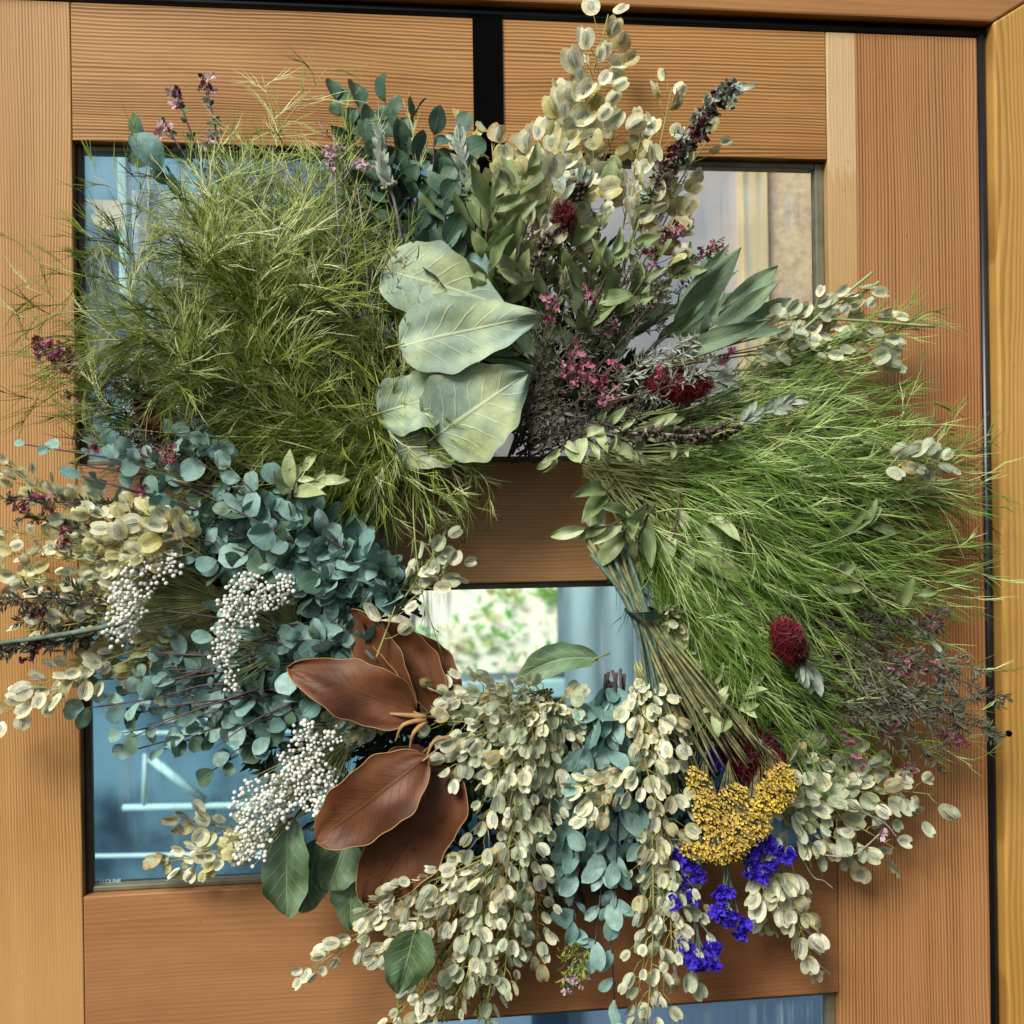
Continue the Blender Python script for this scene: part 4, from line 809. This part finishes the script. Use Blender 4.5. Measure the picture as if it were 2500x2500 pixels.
hero('lemon_leaf', 'flat grey-green leaf alone on the brown rail below the pods', 'leaf', (1015, 2270), (972, 2432), .105, .1, 120, M['bigdark'], (.45, .75), .15, .2, .04, 26, None, Vector((.1, -1, .1)), GD)
hero('lemon_leaf', 'dusky leaf folded along the bottom rim of the hole', 'leaf', (1460, 1605), (1252, 1668), .07, .07, 80, M['bigdark'], (.6, .8), .4, .1, .05, 27, None, Vector((0, -1, .5)), GD, curv=-.1)

# ------------------------------------------------------------------ tea tree / wax flower twigs
GT = 'dried twigs with small flowers'
def twig(label, rows, **k):
    r = B('flowering_twig', label, 'dried twig', rows[0][0][0], rows[0][0][1], .05, GT)
    for row in rows:
        b, t = row[:2]; fl_ = row[2] if len(row) > 2 else (); dd = row[3] if len(row) > 3 else .08
        teatree(r, b, t, (.05, dd, dd - .004), ru(-25, 25), flowers=fl_, **k)
    return r
twig('dry brown twig tangle with pink flowers at the top right of the hole', [((1290, 1120), (1400, 620), ((1340, 735, .09, 4), (1345, 770, .09, 3))), ((1250, 1110), (1480, 720), ((1402, 850, .1, 4), (1480, 920, .1, 2))), ((1280, 1100), (1600, 860), ((1395, 915, .105, 9), (1440, 905, .105, 7), (1460, 930, .1, 4), (1490, 968, .105, 6))), ((1260, 1130), (1560, 1000), ((1505, 897, .1, 3),)), ((1270, 1090), (1330, 800)), ((1300, 1080), (1500, 640), ((1425, 715, .08, 3),)), ((1240, 1120), (1350, 900)), ((1260, 1110), (1450, 1000)), ((1240, 1120), (1330, 980)), ((1250, 1130), (1420, 1040)), ((1300, 1130), (1700, 900), ((1615, 905, .1, 3),), .1), ((1280, 1130), (1300, 1010))], nt_=16, tl=80, nl=12)
twig('grey twigs with pink flowers crossing the upper right glass', [((1400, 900), (1760, 600), ((1640, 575, .07, 5), (1620, 590, .07, 3), (1595, 632, .07, 5), (1650, 560, .07, 4)), .07), ((1500, 850), (1770, 610), ((1715, 610, .07, 3), (1755, 612, .07, 4)), .06), ((1440, 920), (1620, 700), ((1600, 745, .08, 2), (1565, 750, .08, 3), (1500, 800, .08, 3)), .085), ((1400, 950), (1560, 620), (), .08)], fl=FPK + FMR, nt_=12)
twig('pale twigs lying over the red flower right of the hole', [((1480, 980), (1760, 880), ((1768, 868, .1, 5),), .1), ((1440, 1010), (1700, 820), (), .1), ((1500, 930), (1760, 800), (), .095)], nt_=9, tl=60, nl=8, ll=20, mat=M['greystem'], lmat=M['grey'])
twig('dark twigs with magenta flowers at the lower right tip of the green foliage', [((1900, 1600), (2370, 1620), ((2200, 1620, .08, 9), (2240, 1610, .08, 6), (2282, 1640, .075, 8))), ((1900, 1650), (2400, 1760), ((2140, 1760, .075, 3), (2165, 1785, .075, 6), (2310, 1790, .06, 4), (2345, 1810, .06, 5))), ((1950, 1500), (2300, 1520), ((2285, 1515, .06, 7),)), ((1900, 1700), (2300, 1850), ((2075, 1800, .07, 5), (2105, 1860, .07, 3), (2220, 1878, .06, 4))), ((1980, 1600), (2340, 1700), ((2278, 1742, .07, 4),)), ((2000, 1550), (2450, 1710)), ((2050, 1650), (2440, 1790)), ((2000, 1700), (2260, 1720))], nt_=15, tl=90, nl=12, ll=22)
twig('pink flowered twig at the far left above the eucalyptus', [((560, 1130), (120, 845), ((115, 850, .07, 12), (140, 865, .07, 12), (165, 880, .07, 10), (190, 895, .07, 8), (235, 925, .065, 6), (272, 930, .065, 6)), .075), ((560, 1130), (180, 960), ((200, 990, .06, 3), (340, 1020, .06, 5)), .06), ((560, 1140), (330, 1060), ((410, 1105, .09, 7), (360, 1100, .08, 4), (220, 1085, .07, 3)), .07), ((500, 1100), (200, 1060), (), .05)], nt_=12, tl=50)
twig('dark twig with small pink flowers leaving the photo at left', [((420, 1230), (-20, 1215), ((45, 1230, .07, 5), (85, 1225, .07, 5), (115, 1230, .07, 4), (345, 1195, .08, 4)), .075), ((300, 1330), (60, 1260), ((150, 1335, .07, 4), (165, 1300, .07, 3)), .06)], nt_=12, tl=40)
twig('dark leafy twigs with maroon buds low at the left edge', [((330, 1500), (-10, 1470), ((95, 1490, .075, 4),), .075), ((280, 1530), (-20, 1590), ((75, 1590, .07, 5), (100, 1565, .07, 3)), .07), ((300, 1560), (60, 1500), (), .06)], fl=FMR, nt_=13, tl=60, ll=22)
twig('thin twigs with tiny white buds at the top left of centre', [((880, 900), (815, 330), ((815, 360, .085, 4), (820, 395, .085, 4), (805, 375, .085, 3), (785, 500, .08, 1)), .09), ((900, 900), (870, 440), ((880, 400, .08, 3), (900, 410, .08, 2)), .085), ((830, 860), (780, 520), (), .08), ((920, 860), (960, 560), (), .08)], fl=FWH, nt_=14, tl=110, nl=6, ll=12, mat=M['greystem'])
twig('brown flowering twigs hanging at the bottom over the rail', [((1150, 2250), (980, 2450), ((920, 2360, .04, 2), (1000, 2400, .04, 2), (930, 2345, .04, 2)), .045), ((1180, 2250), (1080, 2480), ((1070, 2410, .04, 2), (1085, 2430, .04, 2)), .045), ((1150, 2280), (1020, 2500), (), .04), ((1220, 2250), (1180, 2480), (), .04), ((1460, 2300), (1400, 2380), ((1390, 2400, .06, 5), (1420, 2395, .06, 4)), .06)], fl=FWH, nt_=14, tl=70, lmat=M['needleA'])

# long bare grassy stems
bs = B('bare_stem', 'thick pale green stem crossing the left edge of the photo', 'stem', 300, 1540, .07); stemobj(bs, pxpath([(330, 1515, .07), (180, 1545, .075), (-30, 1575, .07)]), .0026, .0022, M['bluestem'])
for lab, pts in (('long pale cut stem pointing right below the cream pods', [(1900, 780, .06), (2050, 780, .06), (2282, 797, .06)]), ('pale cut stem angled up at the right of the laurel leaves', [(1900, 860, .06), (2000, 770, .065), (2130, 665, .06)]), ('second pale cut stem angled up right of the first', [(1930, 850, .05), (2060, 750, .055), (2146, 688, .05)])):
    r = B('cut_stem', lab, 'stem', pts[0][0], pts[0][1], .06); stemobj(r, pxpath(pts), .0013, .0014, M['lancepale'])
bs = B('bent_stem', 'bent brown stem with pale bud at lower right', 'stem', 2000, 2090, .06); stemobj(bs, pxpath([(1990, 2085, .06), (2080, 2088, .06), (2155, 2030, .06)]), .0009, .0008, M['greystem'])
place('bud', random.choice(FWH), bs, at(2155, 2032, .06), Vector((.5, 0, .8)), NC, 20 * K)
bs = B('curly_tendril', 'small curly dry tendrils over the brown rail at lower right', 'stem', 1950, 2100, .055)
for pts in ([(1950, 2080, .055), (1985, 2140, .055), (2010, 2150, .055), (2035, 2170, .055)], [(1930, 2100, .055), (1950, 2180, .055), (1945, 2210, .055)], [(2100, 1980, .055), (2160, 2010, .055), (2190, 2045, .055)]): stemobj(bs, pxpath(pts), .0008, .0006, M['greystem'])
bs = B('seed_head_stem', 'thin stem ending in a black seed head over the yellow jamb', 'stem', 2250, 1800, .05); st = stemobj(bs, pxpath([(2200, 1780, .05), (2330, 1795, .055), (2462, 1791, .05)]), .0006, .0005, M['needlestem'])
place('seed_head', balls('seed_head', M['black'], 2.), bs, at(2463, 1791, .05), Vector((1, 0, 0)), NC, 8 * K)

# ------------------------------------------------------------------ bottlebrush flowers and spikes
bottlebrush('bottlebrush', 'large red bottlebrush flower right of the pink flowers', (1590, 950), (1722, 934), 50, .085, 1500, [(1450, 1000, .06), (1540, 970, .08), (1612, 948, .085)], 12)
bottlebrush('bottlebrush', 'red bottlebrush on a long brown stem in the right green foliage', (1905, 1525), (1950, 1608), 44, .11, 1300, [(1640, 1290, .07), (1780, 1420, .085), (1860, 1510, .09), (1915, 1530, .09)], 8)
bottlebrush('bottlebrush', 'dark red bottlebrush above the yellow yarrow', (1790, 1780), (1880, 1895), 72, .065, 2000, [(1700, 1680, .05), (1800, 1790, .06)], 2)
bottlebrush('bottlebrush', 'red bottlebrush half hidden at the left edge of the green threads', (415, 1075), (350, 965), 46, .06, 1000, [(560, 1180, .05), (405, 1060, .06)], 8)
bottlebrush('bottlebrush', 'small crimson bristle tuft in the upper right twigs', (1382, 560), (1375, 500), 34, .085, 260, None, 4)
sp = B('dried_spike', 'dried maroon seed spike slanting up to the right at the top', 'seed spike', 1580, 480, .06, 'dried seed spikes')
SPP = [(1540, 560, .055), (1620, 430, .07), (1700, 320, .075), (1760, 240, .075), (1800, 215, .07)]
st = dryspike(sp, SPP, 22, 60, M['brownstem'], tips=12, t0=.15, t1=.88); spp = pxpath(SPP, 18); GCR = [flower('dry_calyx', M['grey'], 6, 50), flower('dry_calyx', M['brownstem'], 7, 51), flower('dry_calyx', M['drygreen'], 6, 52), flower('dry_calyx', M['grey'], 6, 53)] + FMR; random.seed(5)
for k in range(110):
    p, tg = along(spp, ru(.12, .9)); place('dry_calyx', random.choice(GCR), st, p + rv(.008) + Vector((0, -.004, 0)), rv().normalized(), (NC + rv(.8)).normalized(), ru(16, 26) * K)
for k in range(3): place('tip_leaf', GRY[k], sp, at(1755, 250, .07), at(1826, 208, .07) - at(1755, 250, .07) + rv(.004), (NC + rv(.3)).normalized(), 88 * K, .7)
sp = B('dried_spike', 'grey leafed spike with brown capsules lying below the red flower', 'seed spike', 1460, 1055, .08, 'dried seed spikes')
dryspike(sp, [(1440, 1052, .085), (1600, 1060, .1), (1730, 1062, .1), (1790, 1040, .1), (1850, 1010, .1), (1925, 985, .1)], 22, 170, M['brownstem'], tips=46, t1=.62)
sp = B('dried_spike', 'dark capsule spike sunk in the right green foliage', 'seed spike', 2080, 1400, .06, 'dried seed spikes')
dryspike(sp, [(2060, 1380, .06), (2120, 1450, .07), (2180, 1510, .07), (2270, 1560, .065), (2300, 1680, .06)], 20, 90, M['brownstem'], tips=26, t1=.6)
sp = B('dried_spike', 'grey green catkin spike beside the black hanger', 'seed spike', 1150, 600, .07, 'dried seed spikes')
dryspike(sp, [(1160, 620, .06), (1140, 430, .075), (1115, 340, .075)], 26, 40, M['drygreen'], tips=46, t1=.45)
sp = B('dried_spike', 'feathery pale spike above the topmost salal leaf', 'seed spike', 970, 620, .07, 'dried seed spikes')
dryspike(sp, [(985, 610, .07), (965, 500, .085), (940, 420, .09), (930, 340, .085)], 20, 20, M['grey'], tips=60, t0=.5, t1=.5)
sp = B('dried_spike', 'brown spike with rust capsules below the black hanger', 'seed spike', 1290, 760, .06, 'dried seed spikes')
dryspike(sp, [(1300, 800, .05), (1310, 640, .075), (1400, 480, .08), (1420, 440, .08)], 24, 160, M['brownstem'], tips=20)
tp = B('grey_tip', 'white-green leafy tip below the red flower at right', 'leafy tip', 1970, 1620, .09); st = stemobj(tp, pxpath([(1955, 1600, .085), (1975, 1640, .09)], 4), .001, .0008, M['greystem'])
for k in range(9): place('leaf', random.choice(GRY), st, at(1960 + k * 2, 1612 + k * 3, .09), rotp(Vector((.25, 0, -1)).normalized(), ru(-.7, .7), ru(-.4, .1)), (NC + rv(.5)).normalized(), ru(40, 72) * K, 1.5)
tp = B('grey_tip', 'round grey striped bud at the left edge above the red bottlebrush', 'bud', 355, 905, .075)
st = stemobj(tp, pxpath([(380, 960, .06), (358, 925, .075)], 4), .001, .0008, M['greystem'])
for k in range(10): place('leaf', random.choice(GRY), st, at(358, 925, .075), rotp(Vector((0, 0, 1)), -1.2 + k * .27, -.25), (NC + rv(.4)).normalized(), 46 * K, 1.4)

# ------------------------------------------------------------------ white rice-flower heads
GR = 'white berry clusters'
def berries(label, blobs, base, n, r=5.6, d=.09):
    root = B('berry_cluster', label, 'berries', base[0], base[1], d - .03, GR); pts_ = []; q = MB(); tot = sum(b[2] * b[3] for b in blobs)
    for (cx, cy, rx, ry, rot) in blobs:
        cnt = int(n * rx * ry / tot); m_ = max(3, cnt // 6)
        for u_ in range(m_):
            a = rnd() * 6.283; rr = rnd() ** .5 * 1.05; x = rx * rr * math.cos(a); y = ry * rr * math.sin(a); c, s = math.cos(rot), math.sin(rot)
            ux, uy = cx + x * c - y * s, cy + x * s + y * c; uz = d + .014 * math.sqrt(max(0, 1 - rr * rr * .9)) + ru(-.007, .003)
            for k in range(random.choice((4, 6, 7, 8))):
                for tr_ in range(10):
                    X_, Y_ = ux + random.gauss(0, r * 1.9), uy + random.gauss(0, r * 1.9)
                    if all((X_ - e[0]) ** 2 + (Y_ - e[1]) ** 2 > (r * 1.5) ** 2 for e in pts_[-400:]): break
                else: continue
                pts_.append((X_, Y_, uz + ru(-.002, .003)))
    b0 = at(base[0], base[1], d - .03)
    hub = MB(); k = 0
    st_ = None
    for i, (x, y, D_) in enumerate(pts_):
        e = at(x, y, D_)
        if i % 2 == 0:
            m_ = b0.lerp(e, .6) + Vector((ru(-.004, .004), .008, ru(-.004, .004))); hub.tube([b0, m_, e], [.0005, .0004, .0003], 3)
    st_ = hub.obj('stalks', M['needlestem'], root)
    q = MB()
    for i, (x, y, D_) in enumerate(pts_):
        rr = r * K * ru(.62, 1.12)
        if i < 300: place('berry', random.choice(BER), root, at(x, y, D_), rv().normalized(), NC, rr)
        else:
            b = len(q.v); cpos = at(x, y, D_); q.v += [v * rr + cpos for v in IV]; q.f += [tuple(b + j for j in f) for f in IF]; q.m += [0] * len(IF)
    if q.v: q.obj('berries', M['berry'], root, kind='stuff')
    return root
berries('largest white berry head above the hanging green leaf', [(760, 1870, 66, 82, .3), (650, 1950, 84, 54, -.3), (780, 1940, 54, 50, 0), (620, 2030, 34, 80, .1), (745, 1800, 28, 24, 0)], (860, 1800), 760, 5.2, .085)
berries('white berry head over the left seed pods', [(300, 1430, 32, 42, 0), (300, 1510, 30, 44, 0), (350, 1400, 40, 26, -.5), (335, 1460, 24, 26, 0), (410, 1395, 34, 26, -.3), (290, 1545, 18, 24, 0)], (560, 1470), 250, 5.4, .085)
berries('pinkish white berry strip beside the eucalyptus stem', [(600, 1450, 44, 30, -.3), (580, 1500, 44, 34, 0), (560, 1550, 30, 36, 0), (540, 1610, 20, 36, 0), (560, 1655, 20, 22, 0), (660, 1440, 52, 32, -.2)], (740, 1560), 330, 5.0, .095)

# ------------------------------------------------------------------ yarrow
yr = B('yarrow_bunch', 'tied yarrow bunch, long straight stems ending in yellow flower heads', 'yarrow', 1560, 1500, .08)
tie = (1562, 1497)
for i in range(44):
    u = i / 43
    top = (1435 + 85 * u + ru(-8, 8), 1265 + ru(-30, 110) + 60 * u); lowp = (1690 + 170 * u + ru(-25, 25), 1860 + ru(-30, 60) - 60 * u)
    if i % 3 == 2: lowp = (1640 + 60 * u + ru(-14, 14), 1880 + ru(0, 130))
    tx = (tie[0] + (u - .5) * 44, tie[1] + ru(-8, 8))
    stemobj(yr, pxpath([(top[0], top[1], .075 + ru(-.01, .01)), (tx[0], tx[1], .085 + ru(-.008, .008)), ((tx[0] * .5 + lowp[0] * .5) + ru(-8, 8), (tx[1] + lowp[1]) / 2, .09 + ru(-.012, .01)), (lowp[0], lowp[1], .088 + ru(-.01, .008))], 12), ru(.0014, .0024), .0011, M['yarrowstem'] if i % 3 != 2 else M['bluestem'])
def yarrow(blobs, n):
    q = MB(); pp = []; ub = MB(); st2 = MB()
    tot = sum(b[2] * b[3] for b in blobs)
    for (cx, cy, rx, ry, rot, dz) in blobs:
        for k in range(int(n * rx * ry / tot)):
            for tr_ in range(6):
                a = rnd() * 6.283; rr = rnd() ** .5; x = rx * rr * math.cos(a); y = ry * rr * math.sin(a); c, s = math.cos(rot), math.sin(rot); X_, Y_ = cx + x * c - y * s, cy + x * s + y * c
                if all((X_ - e[0]) ** 2 + (Y_ - e[1]) ** 2 > 64 for e in pp[-300:]): break
            pp.append((X_, Y_)); D_ = .092 + dz + .010 * math.sqrt(max(0, 1 - rr * rr)) + ru(-.005, .003) + .006 * noise.noise(Vector((X_ * .06, Y_ * .06, 0)))
            e = at(X_, Y_, D_); dr = (NC + Vector((x / 200, 0, -y / 200)) + rv(.35)).normalized(); rr_ = ru(2.4, 4.2) * K
            ub.tube([e - dr * .008, e - dr * .003, e], [rr_ * .3, rr_ * .7, rr_ * .75], 5)
            for f in range(5):
                sd_ = (dr.cross(rv().normalized())).normalized(); q.blade(e + dr * .0007, (sd_ + dr * .28).normalized(), dr.cross(sd_), rr_ * 1.15, rr_ * .5)
            if k % 5 == 0: st2.tube([at(cx * .75 + 1745 * .25, cy - 95, .076), e - dr * .006], [.0004, .0003], 3)
    st2.obj('branchlets', M['yarrowstem'], yr); h = ub.obj('flower_head', M['yarrowbase'], yr); q.obj('florets', M['yellow'], h, False, kind='stuff')
yarrow([(1715, 1930, 26, 50, -.3, 0), (1735, 1990, 40, 60, -.5, .004), (1800, 2030, 84, 46, -.2, .006), (1690, 1900, 16, 34, 0, 0)], 520)
yarrow([(1700, 2078, 46, 22, .3, 0), (1745, 2085, 46, 22, .3, 0), (1795, 2070, 40, 30, -.5, .002)], 230)
yarrow([(1895, 1930, 48, 60, .5, 0), (1872, 1965, 52, 34, -.4, .002), (1910, 1900, 34, 36, 0, 0)], 400)
yarrow([(1790, 1950, 44, 34, -.5, -.01)], 90)
w_ = MB()
for k in range(5):
    pts = [at(tie[0] + 38 * math.cos(a) + 4 * k, tie[1] + 8 * math.sin(a) + k * 4 - 8, .088 + .012 * math.sin(a)) for a in [j * math.pi / 8 for j in range(17)]]; w_.tube(pts, .0009, 5)
w_.obj('binding_wire', M['wire'], yr)

# ------------------------------------------------------------------ violet statice
GV = 'violet statice sprigs'
def statice(label, b, fl_, d=.08):
    root = B('statice_sprig', label, 'violet flowers', b[0], b[1], d - .02, GV)
    for (x, y, n_) in fl_:
        st = stemobj(root, pxpath([(b[0], b[1], d - .015), ((b[0] + x) / 2 + ru(-10, 10), (b[1] + y) / 2, d - .006), (x, y - 10, d)], 8), .0011, .0007, M['bluestem'])
        for k in range(n_):
            p = at(x + ru(-12, 12) * (n_ > 1), y + ru(-12, 12) * (n_ > 1), d + ru(-.003, .005)); place('flower', random.choice(FVI), st, p, rv().normalized(), (NC + rv(.7)).normalized(), ru(18, 24) * K)
        for k in range(3): place('calyx', random.choice(GRY), st, at(x + ru(-8, 8), y - 26, d), Vector((ru(-.4, .4), -.2, -1)).normalized(), (NC + rv(.4)).normalized(), 30 * K, 1.6)
statice('violet flowers left of the yarrow along the pod chain', (1620, 1990), [(1645, 2085, 3), (1660, 2095, 2), (1660, 2150, 3), (1700, 2135, 4), (1690, 2125, 2), (1655, 2190, 3), (1680, 2195, 3)])
statice('largest violet flower cluster under the right yarrow head', (1850, 2010), [(1845, 2075, 4), (1835, 2100, 3), (1870, 2060, 2), (1880, 2110, 4), (1835, 2130, 4), (1850, 2135, 3), (1925, 2090, 4), (1895, 2070, 1)])
statice('violet flowers in a short slanting row below the yarrow', (1770, 2090), [(1765, 2185, 4), (1760, 2218, 3), (1785, 2250, 3), (1810, 2270, 4), (1780, 2240, 1)])
statice('lowest violet flower cluster near the bottom glass', (1700, 2240), [(1670, 2310, 2), (1695, 2340, 4), (1740, 2315, 4), (1735, 2350, 4), (1712, 2350, 2)])
statice('narrow violet flower between the green stems', (1715, 1790), [(1732, 1830, 2), (1738, 1850, 2), (1745, 1865, 2)], .06)
print('objects', len(bpy.data.objects))
